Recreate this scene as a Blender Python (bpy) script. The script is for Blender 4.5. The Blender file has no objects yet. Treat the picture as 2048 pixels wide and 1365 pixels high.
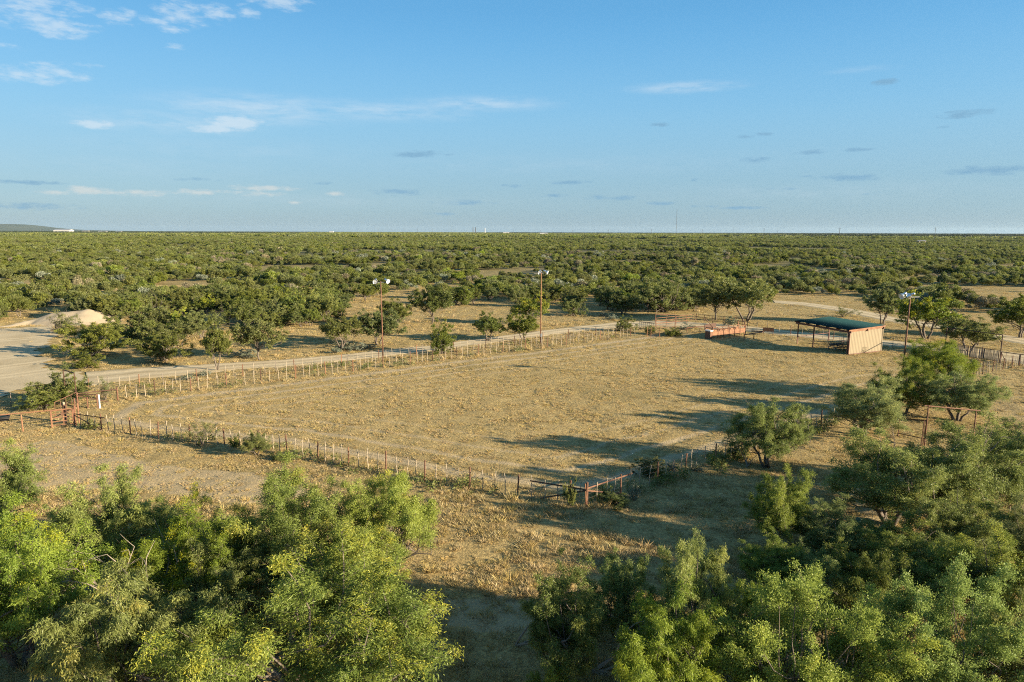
import bpy, math, random
import numpy as np
from mathutils import Vector, Matrix
R = math.radians
D = bpy.data
SC = bpy.context.scene
COL = SC.collection

# ------------------------------------------------------------------ camera
CAM_H, PITCH, ROLL, F = 15.0, R(9.1), 0.0028, 1365.3
FW = Vector((0, math.cos(PITCH), -math.sin(PITCH)))
RT = Vector((1, 0, 0)); UP = RT.cross(FW)
RC = RT * math.cos(ROLL) + UP * math.sin(ROLL)
UC = UP * math.cos(ROLL) - RT * math.sin(ROLL)
cd = D.cameras.new('camera'); cam = D.objects.new('camera', cd); COL.objects.link(cam)
cd.lens = 24; cd.sensor_width = 36; cd.sensor_fit = 'HORIZONTAL'; cd.clip_start = 0.5; cd.clip_end = 120000
m = Matrix((RC, UC, -FW)).transposed().to_4x4(); m.translation = (0, 0, CAM_H)
cam.matrix_world = m
SC.camera = cam

# ------------------------------------------------------------------ sky, sun, exposure
SUN_EL = R(14.0)
SUN_DIR = Vector((0.934 * math.cos(SUN_EL), -0.357 * math.cos(SUN_EL), math.sin(SUN_EL)))   # towards the sun
SKY_STRENGTH, SUN_STRENGTH, EXPOSURE = 0.063, 5.0, 1.75
sd = D.lights.new('sun', 'SUN'); sun = D.objects.new('sun', sd); COL.objects.link(sun)
sd.energy = SUN_STRENGTH; sd.angle = R(0.53); sd.color = (1.0, 0.85, 0.62)
sun.rotation_euler = SUN_DIR.to_track_quat('Z', 'Y').to_euler()
sun.location = (60, -20, 60)
vs = SC.view_settings
SC.display_settings.display_device = 'sRGB'
vs.view_transform = 'Standard'; vs.look = 'None'; vs.exposure = EXPOSURE; vs.gamma = 1; vs.use_curve_mapping = False
SC.cycles.max_bounces = 4; SC.cycles.diffuse_bounces = 2; SC.cycles.transmission_bounces = 3
SC.cycles.transparent_max_bounces = 4; SC.cycles.volume_bounces = 0
SC.cycles.use_denoising = False; SC.cycles.filter_width = 1.1
SC.cycles.sample_clamp_indirect = 4.0

def pix_ray(u, v):
    return (FW + RC * ((u - 1024) / F) - UC * ((v - 682.5) / F))
def gp(u, v, z=0.0):
    """ground position seen at photo position (u, v)"""
    d = pix_ray(u, v); t = (z - CAM_H) / d.z
    return Vector((d.x * t, d.y * t, z))
def z_at(p, u, v):
    """height above ground of what shows at (u, v) over the ground point p"""
    d = pix_ray(u, v); return CAM_H + d.z * p.y / d.y
def px_m(p):
    """metres per photo pixel at p"""
    return (Vector(p) - Vector((0, 0, CAM_H))).dot(FW) / F

class NT:
    def __init__(s, tree): s.t = tree; s.n = tree.nodes; s.l = tree.links
    def add(s, typ, ins=None, **kw):
        n = s.n.new(typ)
        for k, v in kw.items(): setattr(n, k, v)
        for k, v in (ins or {}).items():
            if isinstance(v, bpy.types.NodeSocket): s.l.new(v, n.inputs[k])
            else: n.inputs[k].default_value = v
        return n
    def math(s, op, a, b=None, c=None, clamp=False):
        n = s.n.new('ShaderNodeMath'); n.operation = op; n.use_clamp = clamp
        for i, v in enumerate((a, b, c)):
            if v is None: continue
            if isinstance(v, bpy.types.NodeSocket): s.l.new(v, n.inputs[i])
            else: n.inputs[i].default_value = v
        return n.outputs[0]
    def vmath(s, op, a, b=None, c=None, out=0):
        n = s.n.new('ShaderNodeVectorMath'); n.operation = op
        for i, v in enumerate((a, b, c)):
            if v is None: continue
            if isinstance(v, bpy.types.NodeSocket): s.l.new(v, n.inputs[i])
            else: n.inputs[i].default_value = v
        return n.outputs[out]
    def mix(s, fac, a, b, blend='MIX'):
        n = s.n.new('ShaderNodeMix'); n.data_type = 'RGBA'; n.blend_type = blend
        for i, v in ((0, fac), (6, a), (7, b)):
            if isinstance(v, bpy.types.NodeSocket): s.l.new(v, n.inputs[i])
            else: n.inputs[i].default_value = v if i == 0 or len(v) == 4 else (*v, 1)
        return n.outputs[2]
    def ramp(s, val, lo, hi, smooth=True):
        n = s.n.new('ShaderNodeMapRange'); n.interpolation_type = 'SMOOTHSTEP' if smooth else 'LINEAR'
        s.l.new(val, n.inputs[0]); n.inputs[1].default_value = lo; n.inputs[2].default_value = hi
        return n.outputs[0]
    def noise(s, vec, scale, detail=3, rough=0.55, dim='3D'):
        n = s.n.new('ShaderNodeTexNoise'); n.noise_dimensions = dim
        if vec is not None: s.l.new(vec, n.inputs['Vector'])
        n.inputs['Scale'].default_value = scale; n.inputs['Detail'].default_value = detail; n.inputs['Roughness'].default_value = rough
        return n.outputs[0]

def build_world():
    w = D.worlds.new('World'); SC.world = w; w.use_nodes = True
    t = NT(w.node_tree); t.n.clear()
    sky = t.add('ShaderNodeTexSky', sky_type='NISHITA', sun_disc=False, sun_elevation=SUN_EL, altitude=0.0,
                air_density=1.0, dust_density=0.35, ozone_density=2.2)
    sky.sun_rotation = math.atan2(SUN_DIR.x, SUN_DIR.y)
    tc = t.add('ShaderNodeTexCoord')
    xyz = t.add('ShaderNodeSeparateXYZ', {0: tc.outputs['Generated']})
    az = t.math('ARCTAN2', xyz.outputs[0], xyz.outputs[1]); el = t.math('ARCSINE', xyz.outputs[2])
    ae = t.add('ShaderNodeCombineXYZ', {0: az, 1: el}).outputs[0]
    nv = t.vmath('MULTIPLY', ae, (1.0, 3.0, 1.0))
    n1 = t.noise(nv, 46, 6, 0.66); n2 = t.noise(nv, 17, 4, 0.55)
    nn = t.math('ADD', t.math('MULTIPLY', n1, 0.6), t.math('MULTIPLY', n2, 0.4))
    def union(items):
        tot = None
        for (u, v, wd, hg, amp) in items:
            d = pix_ray(u, v).normalized(); a0 = math.atan2(d.x, d.y); e0 = math.asin(d.z)
            wa = wd * 0.62 / F; wh = hg * 0.62 / F
            q = t.vmath('MULTIPLY_ADD', ae, (1 / wa, 1 / wh, 0), (-a0 / wa, -e0 / wh, 0))
            ln = t.vmath('LENGTH', q, out=1)
            mm = t.math('MULTIPLY_ADD', ln, -amp, amp)
            tot = mm if tot is None else t.math('MAXIMUM', tot, mm)
        return t.math('MAXIMUM', tot, 0.0)
    bright = union([(60, 18, 170, 70, .8), (105, 55, 110, 36, .9), (155, 20, 60, 32, .8), (235, 38, 70, 30, .9), (255, 30, 36, 34, .7),
                    (365, 28, 110, 46, .9), (430, 28, 80, 34, .9), (495, 26, 50, 30, .8), (565, 4, 120, 34, 1.0), (170, 52, 60, 22, .7),
                    (310, 40, 70, 20, .7), (350, 95, 44, 16, .7), (345, 58, 60, 20, .6), (40, 150, 150, 34, .75), (115, 145, 130, 34, .7), (165, 130, 80, 16, .5),
                    (475, 246, 110, 28, 1.25), (432, 259, 100, 18, 1.1), (182, 248, 70, 17, 1.1),
                    (60, 138, 40, 16, .6), (20, 95, 60, 16, .5)])
    low = union([(172, 381, 90, 16, 1.0), (115, 385, 70, 12, .9), (285, 386, 100, 14, .8), (400, 385, 120, 14, .9), (535, 376, 130, 14, .9),
                 (520, 388, 100, 12, .8), (590, 405, 30, 9, .9), (672, 388, 50, 9, .7)])
    veil = union([(520, 218, 420, 60, 1.0), (760, 222, 420, 42, .9), (960, 208, 330, 34, .9), (330, 245, 380, 50, .7), (1370, 175, 240, 24, 1.0), (1720, 140, 130, 14, .5),
                  (430, 300, 800, 60, .35), (250, 330, 700, 80, .3), (1150, 330, 1300, 60, .3), (1650, 385, 900, 50, .35), (600, 400, 1200, 40, .35)])
    dark = union([(840, 309, 110, 16, 1.0), (895, 310, 34, 8, .7), (45, 365, 120, 9, 1.0), (795, 384, 120, 16, .8), (930, 406, 150, 12, .8), (1022, 373, 60, 9, .8), (395, 360, 90, 8, .6),
                  (1319, 250, 42, 8, .8), (1771, 165, 42, 13, 1.0), (1492, 274, 40, 8, .8), (1530, 269, 34, 9, .9), (1622, 305, 66, 9, 1.0), (1718, 300, 56, 8, 1.0),
                  (1515, 321, 64, 14, .6), (1690, 356, 120, 16, 1.0), (1990, 340, 130, 18, 1.1), (1935, 228, 90, 14, .8), (1890, 254, 28, 9, .7), (1135, 365, 100, 9, .9),
                  (1220, 396, 130, 14, .8), (1390, 361, 24, 7, .8), (1105, 392, 70, 9, .7), (1330, 407, 80, 9, .7), (1610, 353, 40, 8, .7), (1730, 389, 70, 6, .8),
                  (1480, 416, 110, 7, .7), (60, 414, 190, 14, .6), (880, 428, 160, 8, .5), (1410, 413, 60, 8, .6), (640, 366, 50, 8, .5), (1560, 378, 60, 7, .5), (1860, 392, 60, 7, .5)])
    # scattered small clouds over the rest of the sky
    gn = t.noise(t.vmath('MULTIPLY', tc.outputs['Generated'], (1.0, 1.0, 3.5)), 5.0, 6, 0.6)
    out_of_view = t.ramp(t.math('ABSOLUTE', az), 0.72, 0.95)
    generic = t.math('MULTIPLY', t.ramp(gn, 0.60, 0.74), t.math('MULTIPLY', t.ramp(el, 0.02, 0.08), out_of_view))
    edge = t.math('MULTIPLY_ADD', nn, 3.6, -1.85)
    mb = t.ramp(t.math('MULTIPLY', t.math('ADD', bright, edge), t.ramp(bright, 0.0, 0.3)), 0.05, 1.0)
    ml = t.ramp(t.math('MULTIPLY', t.math('ADD', low, edge), t.ramp(low, 0.0, 0.2)), 0.05, 0.9)
    md = t.ramp(t.math('MULTIPLY', t.math('ADD', dark, edge), t.ramp(dark, 0.0, 0.2)), 0.05, 0.9)
    nvv = t.noise(t.vmath('MULTIPLY', ae, (1.0, 5.0, 1.0)), 18, 5, 0.65)
    mv = t.math('MULTIPLY', t.ramp(veil, 0.0, 0.9), t.ramp(nvv, 0.25, 0.75))
    # the air: clear blue overhead, a pale greenish band at the horizon
    cr = t.add('ShaderNodeValToRGB', {0: t.math('MULTIPLY', el, 1 / 1.6)}); cr.color_ramp.interpolation = 'B_SPLINE'
    els = cr.color_ramp.elements
    for i, (pos, col) in enumerate(SKY_AIR):
        e_ = els[i] if i < 2 else els.new(pos / 1.6)
        e_.position = pos / 1.6; e_.color = (col[0] / 5, col[1] / 5, col[2] / 5, 1)
    air = t.vmath('SCALE', cr.outputs[0]); air.node.inputs['Scale'].default_value = 5.0
    c = t.mix(0.85, sky.outputs[0], air)
    c = t.mix(t.math('MULTIPLY', mv, 0.48), c, CL_WHITE)
    c = t.mix(t.math('MULTIPLY', mb, 0.55), c, CL_WHITE)
    c = t.mix(t.math('MULTIPLY', ml, 0.62), c, CL_CREAM)
    c = t.mix(t.math('MULTIPLY', md, 0.75), c, CL_GREY)
    c = t.mix(t.math('MULTIPLY', generic, 0.5), c, CL_CREAM)
    bg = t.add('ShaderNodeBackground', {'Color': c, 'Strength': SKY_STRENGTH})
    out = t.add('ShaderNodeOutputWorld', {'Surface': bg.outputs[0]})
SKY_AIR = [(0.0, (1.05, 1.78, 2.40)), (1.6, (0.55, 1.2, 2.1)), (0.03, (1.18, 2.05, 2.70)), (0.10, (1.26, 2.42, 3.35)), (0.17, (1.12, 2.62, 3.9)), (0.29, (0.42, 1.92, 3.80)), (0.62, (0.50, 1.4, 2.5))]
CL_WHITE, CL_CREAM, CL_GREY = (3.5, 3.95, 4.3), (3.5, 3.55, 3.4), (1.0, 1.95, 2.85)
build_world()

# ------------------------------------------------------------------ helpers
def tag(o, label=None, cat=None, group=None, kind=None):
    for k, v in (('label', label), ('category', cat), ('group', group), ('kind', kind)):
        if v: o[k] = v
    return o
def empty(name, loc, label, cat, group=None, rz=0.0):
    o = D.objects.new(name, None); COL.objects.link(o); o.empty_display_size = 0.3
    o.location = loc; o.rotation_euler = (0, 0, rz)
    return tag(o, label, cat, group)
def link(name, mesh, parent=None, loc=None, rz=None, scale=None):
    o = D.objects.new(name, mesh); COL.objects.link(o)
    if parent: o.parent = parent
    if loc is not None: o.location = loc
    if rz is not None: o.rotation_euler = (0, 0, rz)
    if scale is not None: o.scale = scale
    return o

class MB:
    def __init__(s): s.v = []; s.f = []
    def box(s, c, size, rz=0.0, axes=None):
        c = Vector(c); h = [x / 2 for x in size]
        if axes is None:
            axes = (Vector((math.cos(rz), math.sin(rz), 0)), Vector((-math.sin(rz), math.cos(rz), 0)), Vector((0, 0, 1)))
        b = len(s.v)
        for i in (-1, 1):
            for j in (-1, 1):
                for k in (-1, 1):
                    s.v.append(c + axes[0] * (i * h[0]) + axes[1] * (j * h[1]) + axes[2] * (k * h[2]))
        for q in ((0, 1, 3, 2), (4, 6, 7, 5), (0, 4, 5, 1), (2, 3, 7, 6), (0, 2, 6, 4), (1, 5, 7, 3)):
            s.f.append(tuple(b + i for i in q))
        return s
    def beam(s, a, b, w, h):
        """rectangular bar from a to b"""
        a = Vector(a); b = Vector(b); x = (b - a); L = x.length; x.normalize()
        y = Vector((0, 0, 1)).cross(x)
        y = Vector((1, 0, 0)) if y.length < 1e-4 else y.normalized()
        z = x.cross(y)
        return s.box((a + b) / 2, (L, w, h), axes=(x, y, z))
    def tube(s, pts, rad, sides=6, cap=True):
        pts = [Vector(p) for p in pts]; n = len(pts)
        rad = rad if isinstance(rad, (list, tuple)) else [rad] * n
        b = len(s.v); ref = None
        for i, p in enumerate(pts):
            t = (pts[min(i + 1, n - 1)] - pts[max(i - 1, 0)])
            t = t.normalized() if t.length > 1e-9 else Vector((0, 0, 1))
            if ref is None: ref = Vector((1, 0, 0)) if abs(t.x) < 0.8 else Vector((0, 1, 0))
            x = (ref - t * ref.dot(t)).normalized(); ref = x; y = t.cross(x)
            for k in range(sides):
                a = 2 * math.pi * k / sides
                s.v.append(p + (x * math.cos(a) + y * math.sin(a)) * rad[i])
        for i in range(n - 1):
            for k in range(sides):
                k2 = (k + 1) % sides
                s.f.append((b + i * sides + k, b + i * sides + k2, b + (i + 1) * sides + k2, b + (i + 1) * sides + k))
        if cap:
            s.f.append(tuple(b + k for k in reversed(range(sides)))); s.f.append(tuple(b + (n - 1) * sides + k for k in range(sides)))
        return s
    def lathe(s, o, axis, prof, sides=14, cap_end=False):
        """profile of (distance along axis, radius)"""
        axis = Vector(axis).normalized(); o = Vector(o)
        x = axis.orthogonal().normalized(); y = axis.cross(x); b = len(s.v)
        for (t, r) in prof:
            for k in range(sides):
                a = 2 * math.pi * k / sides
                s.v.append(o + axis * t + (x * math.cos(a) + y * math.sin(a)) * r)
        for i in range(len(prof) - 1):
            for k in range(sides):
                k2 = (k + 1) % sides
                s.f.append((b + i * sides + k, b + i * sides + k2, b + (i + 1) * sides + k2, b + (i + 1) * sides + k))
        return s
    def mesh(s, name, mat, smooth=False):
        me = D.meshes.new(name); me.from_pydata([tuple(v) for v in s.v], [], s.f); me.update()
        if mat: me.materials.append(mat)
        if smooth: me.polygons.foreach_set('use_smooth', [True] * len(me.polygons))
        return me
    def obj(s, name, mat, parent=None, smooth=False, **kw):
        return link(name, s.mesh(name, mat, smooth), parent, **kw)

def np_mesh(name, verts, quads, mat, attrs=None, smooth=False):
    me = D.meshes.new(name); nv, nf, k = len(verts), len(quads), quads.shape[1]
    me.vertices.add(nv); me.loops.add(nf * k); me.polygons.add(nf)
    me.vertices.foreach_set('co', np.ascontiguousarray(verts, np.float32).ravel())
    me.loops.foreach_set('vertex_index', np.ascontiguousarray(quads, np.int32).ravel())
    me.polygons.foreach_set('loop_start', np.arange(0, nf * k, k, dtype=np.int32))
    if smooth: me.polygons.foreach_set('use_smooth', np.ones(nf, dtype=bool))
    me.update(calc_edges=True)
    for an, arr in (attrs or {}).items():
        at = me.attributes.new(an, 'FLOAT', 'POINT'); at.data.foreach_set('value', np.ascontiguousarray(arr, np.float32))
    if mat: me.materials.append(mat)
    return me

def vnoise(x, y, seed=0):
    x = np.asarray(x, np.float64); y = np.asarray(y, np.float64)
    xi = np.floor(x).astype(np.int64); yi = np.floor(y).astype(np.int64); fx = x - xi; fy = y - yi
    fx = fx * fx * (3 - 2 * fx); fy = fy * fy * (3 - 2 * fy)
    def h(a, b):
        n = (a * 374761393 + b * 668265263 + seed * 1442695041) & 0xffffffff
        n = ((n ^ (n >> 13)) * 1274126177) & 0xffffffff
        return ((n ^ (n >> 16)) & 0xffff) / 65535.0
    return (h(xi, yi) * (1 - fx) + h(xi + 1, yi) * fx) * (1 - fy) + (h(xi, yi + 1) * (1 - fx) + h(xi + 1, yi + 1) * fx) * fy
def fbm(x, y, seed=0, oct=3):
    s = 0; a = 0.5; tot = 0
    for i in range(oct):
        s = s + a * vnoise(x, y, seed + i * 7); tot += a; a *= 0.5; x = x * 2.03 + 5.1; y = y * 2.03 + 1.7
    return s / tot
def in_poly(x, y, poly):
    c = np.zeros(np.shape(x), bool); n = len(poly)
    for i in range(n):
        x1, y1 = poly[i][0], poly[i][1]; x2, y2 = poly[i - 1][0], poly[i - 1][1]
        cond = ((y1 > y) != (y2 > y)) & (x < (x2 - x1) * (y - y1) / ((y2 - y1) or 1e-9) + x1)
        c ^= cond
    return c
def dist_line(x, y, pts):
    d = np.full(np.shape(x), 1e9)
    for a, b in zip(pts[:-1], pts[1:]):
        dx, dy = b[0] - a[0], b[1] - a[1]; L = dx * dx + dy * dy
        t = np.clip(((x - a[0]) * dx + (y - a[1]) * dy) / L, 0, 1)
        d = np.minimum(d, np.hypot(x - a[0] - t * dx, y - a[1] - t * dy))
    return d

# ------------------------------------------------------------------ materials
ALB, LEAF = 0.80, 0.90
def principled(name, base, rough=0.8, metal=0.0, noise=None, bump=None, spec=0.3):
    """base colour broken up by noise: noise=(scale, second colour, amount)"""
    base = tuple(v * ALB for v in base); noise = noise and (noise[0], tuple(v * ALB for v in noise[1]), noise[2])
    mt = D.materials.new(name); mt.use_nodes = True; t = NT(mt.node_tree); p = t.n['Principled BSDF']
    p.inputs['Base Color'].default_value = (*base, 1); p.inputs['Roughness'].default_value = rough
    p.inputs['Metallic'].default_value = metal; p.inputs['Specular IOR Level'].default_value = spec
    tc = t.add('ShaderNodeTexCoord').outputs['Object']
    if noise:
        n = t.noise(tc, noise[0], 5, 0.65)
        t.l.new(t.mix(t.math('MULTIPLY', t.ramp(n, 0.35, 0.68), noise[2]), base, noise[1]), p.inputs['Base Color'])
    if bump:
        b = t.add('ShaderNodeBump', {'Height': t.noise(tc, bump[0], 4, 0.6), 'Strength': bump[1], 'Distance': bump[2]})
        t.l.new(b.outputs[0], p.inputs['Normal'])
    return mt
def leaf_mat(name, c1, c2, yellow, transl=0.42):
    c1, c2, yellow = (tuple(v * LEAF for v in c) for c in (c1, c2, yellow))
    mt = D.materials.new(name); mt.use_nodes = True; t = NT(mt.node_tree); t.n.clear()
    at = t.add('ShaderNodeAttribute', attribute_name='tint').outputs['Fac']
    ay = t.add('ShaderNodeAttribute', attribute_name='yel').outputs['Fac']
    rnd = t.add('ShaderNodeObjectInfo').outputs['Random']
    c = t.mix(at, c1, c2)
    c = t.mix(ay, c, yellow)
    hsv = t.add('ShaderNodeHueSaturation', {'Hue': t.math('MULTIPLY_ADD', rnd, 0.024, 0.485), 'Saturation': t.math('MULTIPLY_ADD', t.math('FRACT', t.math('MULTIPLY', rnd, 7.3)), 0.25, 0.82),
                'Value': t.math('MULTIPLY_ADD', t.math('FRACT', t.math('MULTIPLY', rnd, 13.7)), 0.42, 0.80), 'Color': c}).outputs[0]
    d = t.add('ShaderNodeBsdfDiffuse', {'Color': hsv}); tr = t.add('ShaderNodeBsdfTranslucent', {'Color': hsv})
    gl = t.add('ShaderNodeBsdfGlossy', {'Roughness': 0.45, 'Color': (0.9, 0.9, 0.9, 1)})
    mx = t.add('ShaderNodeMixShader', {0: transl, 1: d.outputs[0], 2: tr.outputs[0]})
    mx2 = t.add('ShaderNodeMixShader', {0: 0.012, 1: mx.outputs[0], 2: gl.outputs[0]})
    t.add('ShaderNodeOutputMaterial', {0: mx2.outputs[0]})
    return mt
M = {}
M['mesquite'] = leaf_mat('mesquite_leaf', (0.155, 0.215, 0.038), (0.265, 0.325, 0.056), (0.56, 0.49, 0.03))
M['fresh'] = leaf_mat('fresh_leaf', (0.18, 0.245, 0.045), (0.29, 0.355, 0.066), (0.42, 0.43, 0.05))
M['green'] = leaf_mat('green_leaf', (0.125, 0.155, 0.032), (0.20, 0.23, 0.05), (0.29, 0.28, 0.05))
M['olive'] = leaf_mat('olive_leaf', (0.145, 0.168, 0.042), (0.225, 0.245, 0.063), (0.31, 0.29, 0.06))
M['greyleaf'] = leaf_mat('grey_leaf', (0.18, 0.205, 0.13), (0.27, 0.30, 0.21), (0.33, 0.34, 0.24), 0.2)
M['drystem'] = leaf_mat('dry_stem', (0.22, 0.19, 0.11), (0.30, 0.26, 0.15), (0.34, 0.30, 0.15), 0.2)
M['green_near'] = leaf_mat('green_leaf_near', (0.155, 0.20, 0.038), (0.255, 0.30, 0.06), (0.34, 0.34, 0.05))
M['olive_near'] = leaf_mat('olive_leaf_near', (0.165, 0.215, 0.046), (0.275, 0.325, 0.074), (0.39, 0.39, 0.06))
M['darkwood'] = leaf_mat('cloud_shade_leaf', (0.028, 0.042, 0.02), (0.045, 0.06, 0.028), (0.06, 0.07, 0.03), 0.2)  # darkened brush leaf: cloud shadow on the far country put into its colour
M['bark'] = principled('bark', (0.11, 0.088, 0.068), 0.95, noise=(9, (0.23, 0.19, 0.155), 0.8), bump=(30, 0.8, 0.03))
M['deadwood'] = principled('dead_wood', (0.34, 0.28, 0.215), 0.9, noise=(11, (0.2, 0.165, 0.13), 0.8))
M['rust'] = principled('rusty_pipe', (0.225, 0.112, 0.066), 0.85, noise=(4, (0.12, 0.062, 0.042), 0.9))
M['rust_light'] = principled('orange_rust', (0.32, 0.16, 0.085), 0.85, noise=(2.2, (0.18, 0.085, 0.05), 0.9))
M['darkpipe'] = principled('dark_pipe', (0.075, 0.042, 0.028), 0.75, noise=(6, (0.13, 0.06, 0.035), 0.6))
M['stay'] = principled('weathered_stay', (0.47, 0.385, 0.27), 0.9, noise=(2.5, (0.27, 0.215, 0.155), 0.9))
M['greywood'] = principled('grey_cedar', (0.27, 0.225, 0.185), 0.9, noise=(12, (0.13, 0.105, 0.09), 0.9))
M['wire'] = principled('fence_wire', (0.20, 0.17, 0.14), 0.5, 0.6)
M['white'] = principled('white_paint', (0.8, 0.8, 0.78), 0.6, noise=(8, (0.6, 0.57, 0.52), 0.5))
M['tan_steel'] = principled('tan_steel', (0.275, 0.222, 0.142), 0.75, noise=(.8, (0.24, 0.188, 0.118), 0.7))
M['teal_steel'] = principled('teal_steel', (0.004, 0.032, 0.034), 0.7, noise=(1.5, (0.008, 0.045, 0.043), 0.7), spec=.15)
M['brown_steel'] = principled('brown_steel', (0.16, 0.065, 0.045), 0.6, noise=(4, (0.11, 0.045, 0.03), 0.6))
M['alu'] = principled('spun_aluminium', (0.80, 0.81, 0.82), 0.28, 0.9)
M['alu_in'] = principled('reflector_inside', (0.9, 0.9, 0.88), 0.45, 0.35)
M['darktrough'] = principled('dark_trough', (0.03, 0.03, 0.032), 0.6)
M['bldwhite'] = principled('far_white_wall', (0.75, 0.73, 0.68), 0.8, noise=(0.05, (0.6, 0.57, 0.52), 0.5))
M['bldtan'] = principled('far_tan_wall', (0.45, 0.38, 0.28), 0.8, noise=(0.05, (0.35, 0.3, 0.22), 0.5))
M['bldroof'] = principled('far_roof', (0.35, 0.35, 0.36), 0.6, noise=(0.05, (0.28, 0.28, 0.28), 0.5))
M['polewood'] = principled('utility_pole_wood', (0.10, 0.085, 0.075), 0.9, noise=(0.5, (0.07, 0.06, 0.05), 0.5))
M['steel'] = principled('galvanised_steel', (0.45, 0.46, 0.48), 0.5, 0.5, noise=(0.3, (0.35, 0.35, 0.36), 0.5))
M['cactus'] = principled('cactus_pad', (0.10, 0.17, 0.12), 0.6, noise=(8, (0.14, 0.21, 0.13), 0.7))
M['paper'] = principled('paper', (0.85, 0.86, 0.86), 0.7)
M['hill'] = principled('hill_slope', (0.06, 0.08, 0.045), 0.95, noise=(0.004, (0.10, 0.11, 0.06), 0.8))

def ground_mat():
    mt = D.materials.new('pasture_ground'); mt.use_nodes = True; t = NT(mt.node_tree); p = t.n['Principled BSDF']
    tc = t.add('ShaderNodeTexCoord').outputs['Object']
    bare = t.add('ShaderNodeAttribute', attribute_name='bare').outputs['Fac']
    far = t.add('ShaderNodeAttribute', attribute_name='scrub').outputs['Fac']
    nbig = t.noise(tc, 0.09, 4); nmid = t.noise(tc, 0.7, 4, 0.6); nf = t.noise(tc, 5.0, 5, 0.7); nff = t.noise(tc, 17.0, 3, 0.7)
    straw = t.mix(t.ramp(nmid, 0.3, 0.7), (0.47, 0.335, 0.135), (0.56, 0.42, 0.185))
    straw = t.mix(t.ramp(nbig, 0.5, 0.72), straw, (0.33, 0.255, 0.105))
    straw = t.mix(t.math('MULTIPLY', t.ramp(nf, 0.40, 0.62), 0.85), straw, (0.27, 0.195, 0.085))
    soil = t.mix(t.ramp(nf, 0.3, 0.7), (0.54, 0.42, 0.25), (0.44, 0.335, 0.19))
    soil = t.mix(t.math('MULTIPLY', t.ramp(nff, 0.52, 0.7), 0.45), soil, (0.26, 0.2, 0.12))
    bm = t.ramp(t.math('ADD', bare, t.math('MULTIPLY_ADD', nf, 0.8, -0.4)), 0.3, 0.75)
    c = t.mix(bm, straw, soil)
    ns = t.noise(tc, 0.05, 6, 0.7)
    scrub = t.mix(t.ramp(ns, 0.45, 0.68), (0.12, 0.12, 0.048), (0.33, 0.265, 0.145))
    c = t.mix(far, c, scrub)
    c = t.vmath('SCALE', c); c.node.inputs['Scale'].default_value = ALB
    t.l.new(c, p.inputs['Base Color']); p.inputs['Roughness'].default_value = 0.95; p.inputs['Specular IOR Level'].default_value = 0.1
    hgt = t.math('ADD', t.math('MULTIPLY', nf, 0.7), t.math('MULTIPLY', nff, 0.3))
    b = t.add('ShaderNodeBump', {'Height': hgt, 'Strength': 1.0, 'Distance': 0.16})
    t.l.new(b.outputs[0], p.inputs['Normal'])
    return mt
def dirt_mat(name, c1, c2, c3):
    c1, c2, c3 = (tuple(v * ALB for v in c) for c in (c1, c2, c3))
    mt = D.materials.new(name); mt.use_nodes = True; t = NT(mt.node_tree); p = t.n['Principled BSDF']
    tc = t.add('ShaderNodeTexCoord').outputs['Object']
    n1 = t.noise(tc, 0.25, 5, 0.6); n2 = t.noise(tc, 3.0, 5, 0.7); n3 = t.noise(tc, 14, 3, 0.6)
    c = t.mix(t.ramp(n1, 0.35, 0.65), c1, c2)
    c = t.mix(t.math('MULTIPLY', t.ramp(n2, 0.5, 0.72), 0.55), c, c3)
    rut = t.add('ShaderNodeAttribute', attribute_name='rut').outputs['Fac']; n4 = t.noise(tc, 0.6, 3, 0.6)
    c = t.mix(t.math('MULTIPLY', t.math('MAXIMUM', rut, 0.0), t.ramp(n4, 0.2, 0.6)), c, tuple(min(1, v * 1.22) for v in c1))
    c = t.mix(t.math('MULTIPLY', t.math('MULTIPLY', rut, -0.75, clamp=True), t.ramp(n4, 0.3, 0.6)), c, (0.25, 0.19, 0.095))
    t.l.new(c, p.inputs['Base Color']); p.inputs['Roughness'].default_value = 0.95; p.inputs['Specular IOR Level'].default_value = 0.1
    b = t.add('ShaderNodeBump', {'Height': t.math('ADD', n2, t.math('MULTIPLY', n3, 0.4)), 'Strength': 0.6, 'Distance': 0.04})
    t.l.new(b.outputs[0], p.inputs['Normal'])
    return mt
M['ground'] = ground_mat()
M['road'] = dirt_mat('caliche_road', (0.60, 0.48, 0.30), (0.52, 0.41, 0.25), (0.40, 0.31, 0.18))
M['caliche'] = dirt_mat('caliche_pile', (0.47, 0.38, 0.26), (0.40, 0.32, 0.215), (0.31, 0.245, 0.16))
M['straw'] = leaf_mat('dry_grass_blade', (0.44, 0.325, 0.13), (0.54, 0.41, 0.18), (0.36, 0.29, 0.10), 0.3)
M['weed'] = leaf_mat('green_weed', (0.10, 0.13, 0.03), (0.17, 0.19, 0.05), (0.30, 0.27, 0.06), 0.3)

# ------------------------------------------------------------------ layout on the ground
def pl(*uv): return [gp(u, v) for u, v in uv]
NEAR_L = pl((150, 853), (300, 875), (530, 900), (760, 943), (900, 972), (1060, 996), (1172, 1015))
NEAR_R = pl((1172, 1015), (1264, 981), (1344, 959), (1391, 936), (1448, 923), (1487, 908), (1612, 862), (1671, 845), (1730, 822), (1800, 796), (1850, 780))
ROAD_IN = pl((235, 801), (290, 793), (417, 778), (540, 764), (626, 753), (705, 743), (789, 732), (908, 717), (979, 708), (1038, 702), (1108, 693), (1194, 682), (1277, 671))
ROAD_OUT = pl((177, 783), (320, 771), (448, 757), (544, 747), (651, 735), (714, 728), (810, 715), (925, 702), (996, 694), (1090, 683), (1190, 672), (1235, 667))
REAR = pl((1494, 660), (1557, 667), (1625, 675), (1690, 683), (1764, 693), (1800, 698), (1900, 712), (1985, 722))
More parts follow.
